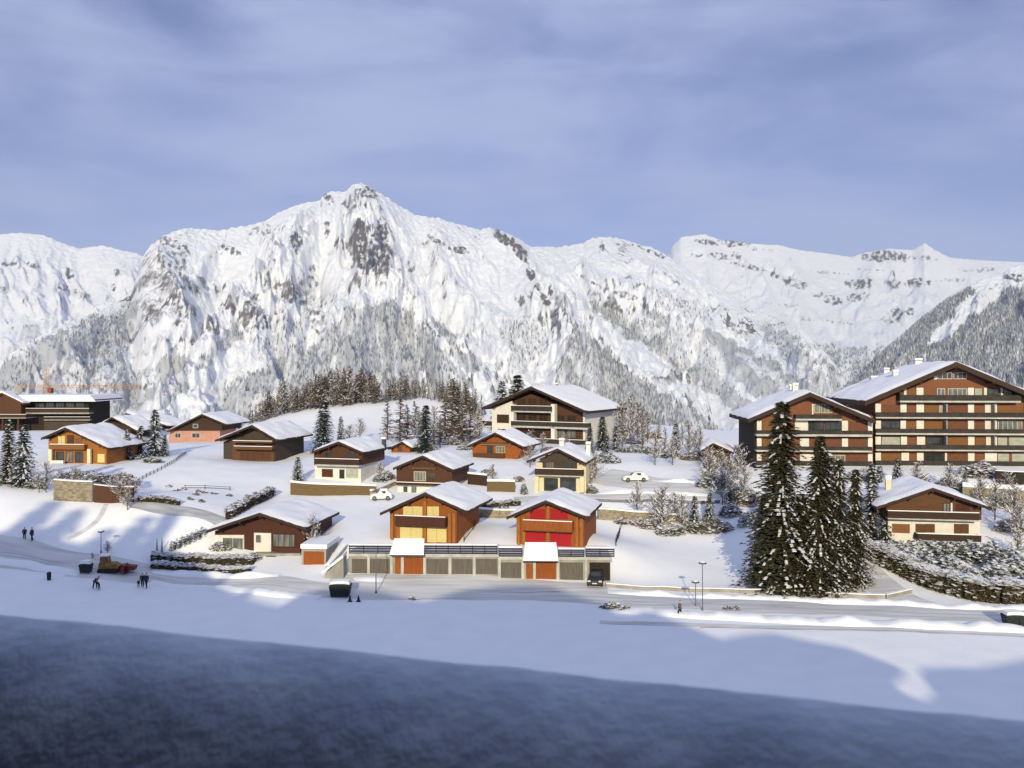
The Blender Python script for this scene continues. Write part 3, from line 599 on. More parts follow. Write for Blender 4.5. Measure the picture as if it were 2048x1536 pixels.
# --- honey chalet, far left
h = House('chalet', 'honey orange timber chalet with pale pillars beside frosted firs on the left', 'chalet', 160, 927, 150, 6)
h.wall([(97, 927), (213, 927), (213, 893), (133, 862), (97, 879)], 11, 'wood_honey', down=1)
h.roof(82, 876, 130, 855, 218, 897, 11, of=1.3, snow=.42)
h.balcony(100, 168, 889, 897, 899, 1.0, 'wood_honey', 'wood_amber'); h.shutters((116, 872, 130, 888), 'wood_cream', n=2); h.shutters((134, 870, 148, 888), 'wood_brown', n=1); h.shutters((150, 876, 164, 888), 'wood_amber', n=1)
h.window((112, 903, 128, 925), mull=1, fr='wood_brown'); h.window((132, 903, 146, 925), mull=1, fr='wood_brown', glass='curtain'); h.window((150, 903, 166, 925), mull=1, fr='wood_brown')
for x in (99.5, 177): h.box('pillar', (x-3, 898, x+3.5, 927), -.9, -.4, 'stucco_cream')
h.box('garage_door', (195, 908, 209, 925), -.06, .05, 'wood_cream'); h.box('planter', (100, 921, 126, 927), -1.4, -.95, 'stucco')
# --- bungalow, lower left
h = House('bungalow', 'wide low russet brown bungalow with white framed windows on a stone base', 'house', 530, 1106, 112, 8)
h.wall([(430, 1106), (610, 1106), (610, 1060), (518, 1032), (430, 1062)], 10, 'wood_red', down=1.8)
h.roof(413, 1061, 519, 1026, 612, 1056, 10, of=1.7, snow=.36)
h.wall([(427, 1105.4), (488, 1105.4), (488, 1070), (427, 1070)], .12, 'stucco', 'wall_panel', v=-.12, down=1); h.window((445, 1075, 487, 1104), v=-.16, mull=1, glass='curtain'); h.box('door', (508, 1066, 542, 1104), -.14, .05, 'stucco'); h.window((511, 1069, 523, 1086), v=-.18, mull=0, glass='curtain')
h.window((546, 1068, 590, 1094), mull=3, fr='wood_red', glass='curtain'); h.box('parapet', (546, 1095, 600, 1104), -1.2, -1.05, 'wood_red')
h.wall([(505, 1135), (600, 1135), (600, 1107), (505, 1107)], .4, 'concrete', 'stone_base', v=-1.3, down=.8)
h.box('garden_shutter', (532, 1112, 552, 1130), -1.42, -1.3, 'glass')
# --- small orange garage beside it
h = House('garage', 'single concrete garage with an orange door beside the russet bungalow', 'garage', 628, 1142, 107, 4)
h.wall([(603, 1142), (652, 1142), (652, 1098), (603, 1098)], 5.5, 'concrete', down=.8)
h.box('garage_door', (607, 1103, 648, 1140), -.03, .06, 'door_orange'); h.box('roof_snow', (601, 1089, 654, 1097.6), -.25, 5.6, 'roof_snow')
# --- big brown and white block, centre
h = House('apartment_house', 'big three storey chalet block of dark timber and white render at the centre', 'apartment house', 1080, 890, 200, 28)
h.wall([(985, 890), (1168, 890), (1168, 826), (1062, 788), (985, 817)], 19, 'wood_brown', down=2)
h.wall([(984, 889.6), (1024, 889.6), (1024, 802), (984, 817)], 18, 'stucco', 'wall_render', v=-.5, down=2)
h.box('side_wall', (1166, 826, 1170, 889), -.1, 19.05, 'stucco')
h.roof(964, 815, 1062, 773, 1174, 823, 19.5, of=3.0, ob=2.0, th=.5, snow=.45)
for x in (1024, 1106): h.box('pier', (x-4, 800+abs(x-1065)*.2, x+3, 889), -1.9, -.5, 'stucco')
h.balcony(1022, 1104, 812, 821, 825, 1.9, 'slab', 'rail'); h.balcony(1022, 1175, 844, 852, 857, 1.9, 'slab', 'rail'); h.balcony(1022, 1175, 878, 886, 889, 1.9, 'slab', 'rail')
h.balcony(962, 984, 842, 850, 853, 1.6, 'slab', 'rail', v=1.5)
h.window((994, 829, 1018, 846), v=-.53, mull=0, fr='wood_mid', glass='wood_dark'); h.window((996, 858, 1012, 862), v=-.53, mull=0, fr='wood_dark')
for x in (1034, 1056, 1078): h.window((x, 828, x+18, 843), mull=1, fr='wood_mid', glass='recess'); h.window((x, 796, x+18, 811), mull=1, fr='wood_mid', glass='wood_dark')
for x in (1112, 1134): h.window((x, 830, x+18, 843), mull=1, fr='wood_mid', glass='recess'); h.window((x, 860, x+18, 876), mull=1, fr='wood_red', glass='curtain')
for x in (1034, 1062): h.window((x, 860, x+22, 876), mull=2, fr='wood_red', glass='recess')
h.chimney(1112, 770, 786, 9, .8, 'concrete')
# --- small chalets in the upper rows
h = House('chalet', 'small orange brown chalet on a snow bank below the big central block', 'chalet', 1000, 916, 165, 20)
h.wall([(945, 916), (1030, 916), (1044, 898), (990, 871), (945, 890)], 8, 'wood_orange', down=1)
h.roof(934, 892, 990, 865, 1048, 894, 8, of=1.3, snow=.42)
h.balcony(962, 1022, 885, 888, 890, .7, 'slab', 'wood_mid', snow=False); h.window((974, 892, 986, 906), mull=1, fr='wood_mid'); h.window((992, 892, 1010, 906), mull=2, fr='wood_cream', glass='curtain')
h.wall([(946, 915.4), (1008, 915.4), (1008, 907), (946, 907)], .1, 'wood_brown', 'wall_panel', v=-.5)
h = House('shed', 'tiny orange timber hut with a snowy roof between larger chalets', 'hut', 805, 908, 172, 20)
h.wall([(783, 908), (820, 908), (820, 895), (800, 886), (783, 896)], 5, 'wood_orange', down=1)
h.roof(776, 897, 804, 883, 824, 896, 5, of=.8, snow=.35); h.window((796, 893, 804, 902), mull=0, fr='wood_mid')
h = House('chalet', 'black timber chalet over a salmon pink ground floor, far left', 'chalet', 390, 884, 205, 6)
h.wall([(338, 884), (440, 884), (440, 860), (338, 860)], 9, 'stucco_pink', 'ground_floor', down=2)
h.wall([(338, 861), (444, 861), (444, 850), (400, 832), (348, 852)], 9.6, 'wood_dark', v=-.4)
h.roof(334, 862, 404, 828, 453, 849, 12, of=1.6, snow=.45, m='wood_dark'); h.window((350, 866, 362, 876), mull=1); h.window((384, 866, 400, 876), mull=1); h.window((386, 848, 396, 856), v=-.44, mull=0)
h = House('chalet', 'low black roofed chalet half buried in snow, behind the honey orange one', 'chalet', 235, 866, 215, 10)
h.wall([(205, 870), (262, 870), (262, 855), (222, 842), (205, 850)], 8, 'wood_dark', down=1); h.roof(198, 850, 224, 834, 276, 862, 9, of=1.2, snow=.5, m='wood_dark')
h = House('chalet', 'dark chalet with snowy ridge higher up behind the frosted firs', 'chalet', 275, 850, 235, 12)
h.wall([(240, 856), (320, 856), (320, 842), (258, 832), (240, 838)], 9, 'wood_dark', down=2); h.roof(234, 838, 252, 826, 338, 852, 10, of=1.2, snow=.5, m='wood_dark')
h = House('barn', 'brown gabled roof nearly hidden by bare bushes beyond the parking road', 'chalet', 1305, 892, 215, 8)
h.wall([(1284, 896), (1336, 896), (1336, 880), (1305, 868), (1284, 880)], 9, 'wood_amber', down=1); h.roof(1280, 882, 1303, 864, 1342, 884, 9, of=1, snow=.45)
h = House('chalet', 'small brown chalet tucked left of the large brick-brown apartments', 'chalet', 1440, 925, 160, 10)
h.wall([(1408, 925), (1460, 925), (1460, 902), (1428, 892), (1408, 900)], 8, 'wood_brown', down=1); h.roof(1400, 902, 1426, 886, 1470, 906, 8.5, of=1.2, snow=.5, m='wood_dark')
# --- long dark hall at the upper left
h = House('hall', 'long dark timber hall with deep snowy roof and raised terrace at the left edge', 'building', 60, 862, 230, 0)
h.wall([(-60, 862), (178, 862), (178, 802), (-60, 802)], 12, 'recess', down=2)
h.wall([(-70, 828), (42, 828), (42, 806), (6, 788), (-70, 812)], 1.5, 'wood_brown', 'gable_wall', v=-4.5)
mb = MB(); a, b, c, d = h.rect(-70, 803, 190, 799, -2); mb.box(a, b, -2, 14, c, d); rf = mb.build('roof', 'wood_dark', h.root); h.r = rf
mb = MB(); mb.prism([(a-.2, d+.01), (b+.2, d+.01), (b-1.2, d+1.6), (a+1, d+1.6)], -2.1, 14.2); mb.build('roof_snow', 'roof_snow', rf)
h.balcony(30, 178, 817, 824, 828, 2.5, 'concrete', 'wood_dark'); h.balcony(-60, 52, 829, 834, 837, 5.5, 'concrete', 'wood_dark'); h.balcony(88, 180, 834, 838, 841, 1.0, 'concrete', 'recess', snow=True)
mb = MB(); g0 = (h.u(-70, -5.5), h.z(-70, 815, -5.5)); g1 = (h.u(3, -5.5), h.z(3, 785, -5.5)); g2 = (h.u(46, -5.5), h.z(46, 806, -5.5))
mb.prism([(g0[0], g0[1]-.4), (g1[0], g1[1]-.4), (g2[0], g2[1]-.4), g2, g1, g0], -5.5, -2.05); gr = mb.build('gable_roof', 'wood_mid', h.root)
mb = MB(); mb.prism([g0, g1, g2, (g2[0]-.2, g2[1]+.4), (g1[0], g1[1]+.4), (g0[0], g0[1]+.4)], -5.4, -2.06); mb.build('roof_snow', 'roof_snow', gr)
for x in (5, 18, 36): h.box('post', (x-1.5, 838, x+1.5, 862), -5.3, -4.8, 'wood_brown')
for k, x in enumerate(range(52, 172, 20)): h.window((x, 804.5, x+16, 816), v=-.06, mull=2, fr='recess', glass='glass')
h.box('wall_panel', (88, 843, 176, 862), -.3, .02, 'wood_grey')

# --- the two apartment blocks on the right
def apart(h, rows, piers, x0, x1, dep=1.6):
    for (y0, y1) in rows:
        pass
h = House('apartment_house', 'largest red-brown timber apartment block with five balcony floors at the right edge', 'apartment house', 1915, 934, 148, 4)
h.wall([(1752, 934), (2092, 934), (2092, 800), (1915, 736), (1752, 803)], 15, 'wood_apart', down=3)
h.roof(1730, 802, 1913, 724, 2110, 806, 15.5, of=2.6, ob=1.5, th=.75, snow=.5, m='wood_dark')
def apart_row(h, ya, yb, cells):
    for (a, b, kind) in cells:
        if kind == 'pier': h.box('pier', (a, ya-.5, b, yb+.5), -.30, -.003, 'stucco')
        elif kind == 'pale': h.box('blind', (a, ya+1, b, yb), -.10, -.003, 'blind')
        elif kind == 'amber': h.box('shutter', (a, ya+1, b, yb), -.10, -.003, 'wood_amber')
        elif kind == 'red': h.box('shutter', (a, ya+1, b, yb), -.08, -.003, 'wood_russet')
        elif kind == 'dark': h.window((a, ya+1, b, yb), v=-.06, mull=max(1, int((b-a)/12)), fr='wood_dark', glass='glass')
        elif kind == 'curt': h.window((a, ya+1, b, yb), v=-.06, mull=max(1, int((b-a)/10)), fr='stucco', glass='curtain')
h.window((1875, 745, 1904, 758), mull=2, fr='stucco', glass='glass'); h.window((1907, 745, 1933, 758), mull=2, fr='stucco', glass='glass'); h.box('pier', (1868, 751, 1874, 759), -.08, 0, 'stucco')
apart_row(h, 776, 796, [(1808, 1813, 'pier'), (1813, 1832, 'amber'), (1833, 1847, 'pier'), (1874, 1890, 'curt'), (1896, 1934, 'curt'), (1936, 1948, 'pier'), (1950, 1964, 'pale'), (1968, 1974, 'pier'), (1975, 1998, 'dark'), (2002, 2006, 'pier'), (2008, 2024, 'pale'), (2028, 2060, 'red')])
apart_row(h, 808, 830, [(1751, 1762, 'pier'), (1763, 1798, 'red'), (1801, 1813, 'pier'), (1833, 1848, 'pier'), (1850, 1874, 'amber'), (1878, 1886, 'pale'), (1894, 1934, 'red'), (1936, 1948, 'pier'), (1970, 1994, 'pier'), (1996, 2044, 'amber'), (2048, 2080, 'amber')])
apart_row(h, 841, 864, [(1751, 1762, 'pier'), (1763, 1800, 'dark'), (1801, 1812, 'pier'), (1814, 1832, 'amber'), (1833, 1848, 'pier'), (1850, 1890, 'amber'), (1894, 1934, 'red'), (1936, 1948, 'pier'), (1952, 1968, 'red'), (1970, 1994, 'pier'), (1996, 2044, 'curt'), (2048, 2080, 'red')])
apart_row(h, 873, 896, [(1751, 1762, 'pier'), (1764, 1800, 'pale'), (1802, 1814, 'pier'), (1834, 1850, 'pier'), (1853, 1886, 'dark'), (1888, 1894, 'pier'), (1896, 1934, 'amber'), (1936, 1949, 'pier'), (1951, 1970, 'amber'), (1972, 1994, 'pier'), (1996, 2014, 'pale'), (2018, 2080, 'pale')])
apart_row(h, 906, 932, [(1751, 1762, 'pier'), (1763, 1802, 'amber'), (1803, 1818, 'pier'), (1834, 1847, 'pier'), (1849, 1888, 'dark'), (1890, 1894, 'pier'), (1896, 1934, 'red'), (1936, 1949, 'pier'), (1970, 1994, 'pier'), (1996, 2018, 'pale'), (2024, 2080, 'pale')])
h.balcony(1800, 2042, 790, 800, 805, 1.7, 'slab', 'rail', solid=True, snow=False)
for yt, ysl, yb in ((825, 833, 837.5), (858, 865, 870), (890, 898, 902.5), (922, 930, 934)): h.balcony(1752, 2090, yt, ysl, yb, 1.7, 'slab', 'rail', solid=True, snow=False)
for x in (1801, 2038): h.box('divider', (x-2, 770 if x < 1900 else 776, x+2, 802), -1.65, -.01, 'wood_dark')
for x in (1894, 1990):
    for ya, yb in ((809, 832), (842, 865), (874, 897)): h.box('divider', (x-1, ya-1, x+1, yb), -1.6, -.31, 'concrete')
h.chimney(1835, 722, 742, 11, 1.2); h.chimney(1790, 745, 766, 8, .8)
h = House('apartment_house', 'smaller red-brown apartment wing behind the tall green spruces', 'apartment house', 1620, 934, 148, 4)
h.wall([(1513, 934), (1746, 934), (1746, 832), (1620, 793), (1513, 832)], 14, 'wood_apart', down=3)
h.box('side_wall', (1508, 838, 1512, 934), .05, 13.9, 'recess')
h.roof(1497, 838, 1620, 785, 1752, 840, 14.5, of=2.2, ob=1.5, th=.6, snow=.5, m='wood_dark')
h.window((1628, 808, 1640, 826), mull=0, fr='stucco', glass='curtain'); h.window((1642, 808, 1664, 826), mull=2, fr='stucco_cream', glass='curtain'); h.box('pier', (1624, 808, 1627, 836), -.1, -.003, 'stucco')
apart_row(h, 842, 862, [(1514, 1523, 'pier'), (1526, 1560, 'amber'), (1590, 1616, 'pier'), (1618, 1648, 'dark'), (1650, 1682, 'dark'), (1684, 1696, 'pier'), (1698, 1734, 'red'), (1736, 1745, 'pier')])
apart_row(h, 877, 897, [(1514, 1523, 'pier'), (1526, 1580, 'amber'), (1600, 1618, 'pier'), (1620, 1682, 'red'), (1684, 1696, 'pier'), (1698, 1734, 'red'), (1736, 1745, 'pier')])
apart_row(h, 909, 932, [(1514, 1523, 'pier'), (1600, 1650, 'pier'), (1652, 1690, 'curt'), (1694, 1734, 'red'), (1736, 1745, 'pier')])
h.balcony(1592, 1684, 829, 836, 841, 1.6, 'slab', 'rail', snow=False)
for yt, ysl, yb in ((861, 867, 873), (893, 899, 904), (922, 930, 934)): h.balcony(1513, 1744, yt, ysl, yb, 1.6, 'slab', 'rail', snow=False)
h.chimney(1590, 771, 790, 6, .9); h.chimney(1583, 774, 788, 11, .8)
h = House('apartment_house', 'snow covered roofs with white chimneys rising between the two apartment gables', 'apartment house', 1760, 930, 185, 4)
h.wall([(1702, 930), (1880, 930), (1880, 800), (1800, 770), (1702, 812)], 12, 'wood_apart', down=3)
h.roof(1690, 798, 1812, 748, 1900, 786, 12, of=1.2, snow=.55, m='wood_dark'); h.chimney(1748, 756, 778, 4, 1.6); h.chimney(1772, 740, 762, 7, 1.1); h.window((1722, 812, 1738, 826), mull=1, fr='stucco')
# --- chalet lower right
h = House('chalet', 'brown gabled chalet with white ground floor behind the snowy hedge, lower right', 'chalet', 1865, 1096, 110, 10)
h.wall([(1776, 1096), (1960, 1096), (1960, 1036), (1776, 1036)], 10.5, 'stucco', 'ground_floor', down=2)
h.wall([(1772, 1040), (1963, 1040), (1963, 1014), (1868, 980), (1772, 1012)], 10.8, 'wood_mid', v=-.2)
h.roof(1752, 1014, 1866, 976, 1984, 1016, 11, of=1.4, snow=.36)
h.balcony(1776, 1958, 1024, 1036, 1041, 1.3, 'slab', 'wood_dark'); h.balcony(1836, 1962, 1069, 1080, 1085, 1.5, 'slab', 'wood_dark')
h.shutters((1784, 1048, 1820, 1066), 'wood_amber', n=1); h.shutters((1831, 1048, 1870, 1065), 'wood_mid', n=2); h.shutters((1908, 1048, 1938, 1067), 'wood_mid', n=2)
h.window((1886, 1006, 1900, 1023), v=-.24, mull=1, fr='wood_dark', glass='curtain'); h.box('shutter', (1901.5, 1006, 1905, 1025), -.32, -.2, 'stucco'); h.shutters((1912, 1008, 1940, 1022), 'wood_red', v=-.22, n=2); h.chimney(1776, 958, 985, 5, .65, 'stucco_cream', False)
h.window((1846, 1087, 1868, 1096), mull=1, fr='wood_dark')

# --- the row of garages under the chalets
h = House('garage_row', 'long low row of concrete garages with grey and orange doors along the street', 'garages', 960, 1156, 104.5, 1.5)
h.wall([(697, 1152), (995, 1152), (995, 1110), (697, 1110)], 6.0, 'concrete', down=1)
h.wall([(995.4, 1162), (1221, 1162), (1221, 1115), (995.4, 1115)], 6.0, 'concrete', down=1, v=-.35)
for a, b, c in ((704, 734, 'garage_door'), (740, 779, 'garage_door'), (808, 846, 'door_orange'), (853, 896, 'garage_door'), (904, 945, 'garage_door'), (952, 994, 'garage_door')):
    h.box('garage_door', (a, 1118 if c[0] == 'g' else 1114, b, 1148), -.05, .04, c)
h.box('door', (790, 1114, 801, 1148), -.05, .04, 'wood_orange')
for a, b, c in ((1001, 1042, 'garage_door'), (1072, 1112, 'door_orange'), (1120, 1166, 'garage_door'), (1179, 1220, 'recess')):  # rightmost panel is no door: its dark colour stands for the open bay's shade
    h.box('garage_door', (a, 1125, b, 1161), -.40, -.31, c)
h.box('door', (1052, 1127, 1066, 1161), -.40, -.31, 'wood_orange')
for x in (737, 783, 805, 849, 900, 948.5): h.box('pillar', (x-2.5, 1112, x+2.5, 1151), -.18, -.003, 'slab')
for x in (999, 1046, 1069, 1116, 1172): h.box('pillar', (x-2.5, 1118, x+2.5, 1162), -.52, -.36, 'slab')
h.box('lintel', (697, 1108, 995, 1114), -.22, -.003, 'slab'); h.box('lintel', (996, 1114, 1222, 1120), -.56, -.36, 'slab')
for a, b, yt, v in ((699, 784, 1090, 0), (848, 994, 1090, 0), (998, 1044, 1095, -.35), (1117, 1168, 1098, -.35), (1172, 1228, 1096, -.35)):
    mb = MB(); x0, x1, z0, z1 = h.rect(a, yt, b, 1109 if v == 0 else 1114, v)
    for k in range(4): mb.box(x0, x1, v-.10, v-.06, z0+(z1-z0)*(k+.15)/4, z0+(z1-z0)*(k+.8)/4)
    for k in range(int((x1-x0)/1.4)+1):
        x = x0+(x1-x0)*k/max(1, int((x1-x0)/1.4)); mb.box(x-.05, x+.05, v-.06, v+.02, z0, z1)
    fo = mb.build('railing', 'rail', h.root); mb = MB(); mb.box(x0-.02, x1+.02, v-.16, v+.10, z1+.003, z1+.16); mb.build('rail_snow', 'roof_snow', fo)
a, b, c, d = h.rect(697, 1110, 1221, 1090); gz_ = h.z(850, 1110); mb = MB(); mb.box(a, h.u(995), .12, 6.2, gz_+.003, gz_+.16); mb.box(h.u(995)+.003, b, -.2, 6.2, h.z(1100, 1115, -.35)+.003, h.z(1100, 1115, -.35)+.16); mb.build('roof_snow', 'roof_snow', h.root)
for (x0, y0, x1, y1) in ((779, 1086, 848, 1110), (1046, 1094, 1117, 1122)):   # little pent roofs over the entrances
    v = -.6; xa, xb, zb, zt = h.rect(x0, y0, x1, y1, v-.9); mb = MB()
    mb.poly([(xa, v-.9, zb-.12), (xb, v-.9, zb-.12), (xb-.2, .6, zt-.25), (xa+.2, .6, zt-.25), (xa, v-.9, zb), (xb, v-.9, zb), (xb-.2, .6, zt-.1), (xa+.2, .6, zt-.1)], [(0, 3, 2, 1), (4, 5, 6, 7), (0, 1, 5, 4), (1, 2, 6, 5), (2, 3, 7, 6), (3, 0, 4, 7)])
    cn = mb.build('canopy', 'wood_dark', h.root); mb = MB()
    mb.poly([(xa, v-.92, zb+.003), (xb, v-.92, zb+.003), (xb-.2, .6, zt-.09), (xa+.2, .6, zt-.09), (xa+.04, v-.9, zb+.24), (xb-.04, v-.9, zb+.24), (xb-.22, .6, zt+.15), (xa+.22, .6, zt+.15)], [(0, 3, 2, 1), (4, 5, 6, 7), (0, 1, 5, 4), (1, 2, 6, 5), (2, 3, 7, 6), (3, 0, 4, 7)])
    mb.build('canopy_snow', 'roof_snow', cn)
# snow ramp wall beside the garages
a = hit(650, 1150); b = hit(694, 1150); mb = MB()
p0 = P(652, 1150, 103.5); p1 = P(692, 1100, 105); p2 = P(694, 1150, 105)
mb.poly([(p0.x, p0.y-.6, p0.z-.5), (p2.x, p0.y-.6, p2.z-.5), (p1.x+.1, p0.y-.6, p1.z-.5), (p0.x, p0.y-.6, p0.z+.3), (p0.x, p0.y+1.4, p0.z-.5), (p2.x, p0.y+1.4, p2.z-.5), (p1.x+.1, p0.y+1.4, p1.z-.5), (p0.x, p0.y+1.4, p0.z+.3)],
        [(0, 1, 2, 3), (7, 6, 5, 4), (0, 3, 7, 4), (3, 2, 6, 7), (2, 1, 5, 6), (1, 0, 4, 5)])
sw = mb.build('stair_wall', 'concrete'); tag(sw, 'sloping concrete stair wall at the left end of the garage row', 'wall')
mb = MB(); mb.poly([(p0.x-.3, p0.y-.8, p0.z+.3), (p1.x+.1, p0.y-.8, p1.z-.45), (p1.x+.1, p0.y+1.6, p1.z-.45), (p0.x-.3, p0.y+1.6, p0.z+.3), (p0.x-.3, p0.y-.8, p0.z+.55), (p1.x+.1, p0.y-.8, p1.z-.1), (p1.x+.1, p0.y+1.6, p1.z-.1), (p0.x-.3, p0.y+1.6, p0.z+.55)],
        [(0, 3, 2, 1), (4, 5, 6, 7), (0, 1, 5, 4), (1, 2, 6, 5), (2, 3, 7, 6), (3, 0, 4, 7)]); mb.build('wall_snow', 'roof_snow', sw)

# ------------------------------------------------------------------ trees
def spruce_mesh(name, H, Rb, levels, per, snow, seed, mats, seg=4, leaf=.5, ragged=.3, power=.85, droop=.35, base=.03):
    r = random.Random(seed); mb = MB()
    for L in range(levels):
        t = (L+r.random()*.6)/levels; z0 = H*(base+(1-base)*t)*.99; rad0 = Rb*(1-t)**power+.12
        k = max(4, int(per*(1-t*.55)))
        for j in range(k):
            az = 2*pi*(j+r.random())/k; ln = rad0*(1-ragged+ragged*1.5*r.random())
            dx, dy = cos(az), sin(az); up = r.uniform(-.05, .2); sn = r.random() < snow
            for s_ in range(seg):
                f = (s_+.5+r.uniform(-.3, .3))/seg; f = max(.06, f)
                if f < .25 and r.random() < .5: continue
                rr = ln*f; zz = z0+ln*(up*f-droop*f*f)+r.uniform(-.12, .12)*leaf
                for q in (-1, 1):
                    lw = leaf*(1.15-.55*f)*r.uniform(.7, 1.3); a2 = az+q*r.uniform(.35, 1.0); ex, ey = cos(a2)*lw, sin(a2)*lw; w_ = lw*.38
                    x, y = dx*rr, dy*rr; dz = -r.uniform(.05, .55)*lw
                    px_, py_ = -sin(a2)*w_, cos(a2)*w_
                    mb.face([(x-px_, y-py_, zz), (x+ex*.6-px_*.8, y+ey*.6-py_*.8, zz+dz*.4), (x+ex*1.3, y+ey*1.3, zz+dz), (x+px_, y+py_, zz-w_*.5)], 0)
                if sn and r.random() < .75:
                    x, y = dx*rr, dy*rr; w_ = leaf*r.uniform(.14, .42); l2 = leaf*r.uniform(.3, .9)
                    mb.face([(x-dy*w_, y+dx*w_, zz+.10), (x+dx*l2-dy*w_*.5, y+dy*l2+dx*w_*.5, zz+.02), (x+dx*l2+dy*w_*.5, y+dy*l2-dx*w_*.5, zz+.02), (x+dy*w_, y-dx*w_, zz+.10), (x-dx*w_*.5, y-dy*w_*.5, zz+.14)], 1)
                    mb.face([(x+dx*l2-dy*w_, y+dy*l2+dx*w_, zz-.02-w_*.4), (x+dx*l2+dy*w_, y+dy*l2-dx*w_, zz-.02-w_*.4), (x+dy*w_*.6, y-dx*w_*.6, zz+.1), (x-dy*w_*.6, y+dx*w_*.6, zz+.1)], 1)
    cr = mb.mesh(name+'_crown', mats); mb = MB()
    mb.tube((0, 0, -.8), (0, 0, H*.5), H*.016+.05, H*.010+.03, 7); mb.tube((0, 0, H*.5), (0, 0, H*.99), H*.010+.03, .02, 5)
    return mb.mesh(name+'_trunk', 'bark'), cr
def bare_mesh(name, H, spread, nb, seed, mats, larch=False, snow=.25, tw=.02, start=.25, twigs=3, fine=1.0):
    """leafless tree: crown of branches and twigs, trunk"""
    r = random.Random(seed); mb = MB(); tr = MB(); p = Vector((0, 0, -.5)); n = 6; last = p; rr = H*.013+.03
    pts = [Vector((0, 0, -.5))]
    for i in range(1, n+1):
        pts.append(Vector((r.uniform(-.02, .02)*H*i/n, r.uniform(-.02, .02)*H*i/n, H*.97*i/n)))
    for i in range(n): tr.tube(pts[i], pts[i+1], rr*(1-i/n)+.012, rr*(1-(i+1)/n)+.012, 5)
    def at(t):
        q = t*n; i = min(n-1, int(q)); return pts[i].lerp(pts[i+1], q-i)
    def twig(a, b, w_):
        d = (b-a); s = d.cross(Vector((r.uniform(-1, 1), r.uniform(-1, 1), r.uniform(-1, 1))))
        if s.length < 1e-5: return
        s.normalize(); mi = 1 if r.random() < snow else 0; w_ *= 1.7 if mi else 1
        mb.face([a-s*w_, a+s*w_, b+s*w_*.3, b-s*w_*.3], mi)
    for k in range(nb):
        t = start+(1-start)*(k+r.random())/nb; a = at(t); az = r.uniform(0, 2*pi)
        if larch:
            ln = spread*(1-t)**.7*r.uniform(.6, 1.1)+.25; dr = Vector((cos(az), sin(az), r.uniform(-.15, .25)))
        else:
            ln = spread*(1.15-t*.75)*r.uniform(.6, 1.1); dr = Vector((cos(az), sin(az), r.uniform(.5, 1.5))).normalized()
        b = a+dr*ln; mid = a.lerp(b, .5)+Vector((0, 0, -.04*ln if larch else -.07*ln))
        twig(a, mid, tw*2.2); twig(mid, b, tw*1.6)
        mb.tube(a, mid, tw*1.6, tw, 3, 0, False)
        m_ = max(2, int(ln*twigs*fine))
        for q in range(m_):
            f = (q+r.random())/m_; c = a.lerp(mid, f*2) if f < .5 else mid.lerp(b, f*2-1)
            l2 = ln*.38*(1.1-f*.5)*r.uniform(.5, 1.1); d2 = (dr*.8+Vector((r.uniform(-1, 1), r.uniform(-1, 1), r.uniform(-.5, .7)))).normalized(); e = c+d2*l2
            twig(c, e, tw)
            for _ in range(2):
                g = c.lerp(e, r.uniform(.3, 1)); twig(g, g+(d2+Vector((r.uniform(-1, 1), r.uniform(-1, 1), r.uniform(-.5, .8)))).normalized()*l2*.55, tw*.75)
    return tr.mesh(name+'_trunk', mats[0]), mb.mesh(name+'_crown', list(mats[1:]))
def bush_mesh(name, w_, d_, h_, n, leaf, snow, seed, mats, lump=.35):
    r = random.Random(seed); mb = MB()
    lumps = [(r.uniform(-.5, .5)*w_, r.uniform(-.5, .5)*d_, r.uniform(.3, 1)) for _ in range(max(3, int(w_*1.4)))]
    for i in range(n):
        while True:
            x, y, z = r.uniform(-1, 1), r.uniform(-1, 1), r.uniform(0, 1); q = x*x+y*y+z*z
            if .3 < q < 1: break
        X, Y = x*w_/2, y*d_/2; top = 1-lump+lump*max([k*math.exp(-((X-a)**2+(Y-b)**2)/.8) for a, b, k in lumps]+[0]); Z = z*h_*top
        s = leaf*r.uniform(.5, 1.2); up = z > .45 or q > .8
        if up and r.random() < snow:
            a = r.uniform(0, pi); dx, dy = cos(a)*s, sin(a)*s; t1, t2 = r.uniform(-.35, .35)*s, r.uniform(-.35, .35)*s
            mb.face([(X-dx, Y-dy, Z+t1), (X+dy, Y-dx, Z+t2), (X+dx, Y+dy, Z-t1), (X-dy, Y+dx, Z-t2)], 1)
        else:
            v = Vector((r.uniform(-1, 1), r.uniform(-1, 1), r.uniform(-.6, 1))).normalized()*s; u = v.cross(Vector((r.uniform(-1, 1), r.uniform(-1, 1), .3))).normalized()*s*.5
            c = Vector((X, Y, Z)); mb.face([c-v*.5, c+u*.6, c+v*.7, c-u*.6], 0)
    return mb.mesh(name, mats)
TR = {}
TR['tall'] = [spruce_mesh('tall_spruce_%s' % 'abc'[i], 21, 4.9, 88, 17, .20, 20+i, ['needle', 'tree_snow'], 6, .58, .5, .66, .42, .01) for i in range(3)]
TR['slim'] = [spruce_mesh('slim_spruce_%s' % 'ab'[i], 15, 2.4, 52, 11, .42, 30+i, ['needle', 'tree_snow'], 4, .55, .4, .8) for i in range(2)]
TR['frost'] = [spruce_mesh('frosted_fir_%s' % 'abc'[i], 9, 2.3, 36, 11, .5, 40+i, ['needle_blue', 'tree_snow'], 4, .45, .4, .8) for i in range(3)]
TR['dark'] = [spruce_mesh('dark_fir_%s' % 'ab'[i], 11, 2.9, 44, 13, .17, 50+i, ['needle_blue', 'tree_snow'], 5, .5, .3, .6) for i in range(2)]
TR['larch'] = [bare_mesh('larch_%s' % 'abcd'[i], 11, 2.2, 120, 60+i, ['bark_larch', 'leaf_larch' if 0 else 'bark_larch', 'tree_snow'], True, .10, .055, .10, 3.6) for i in range(4)]
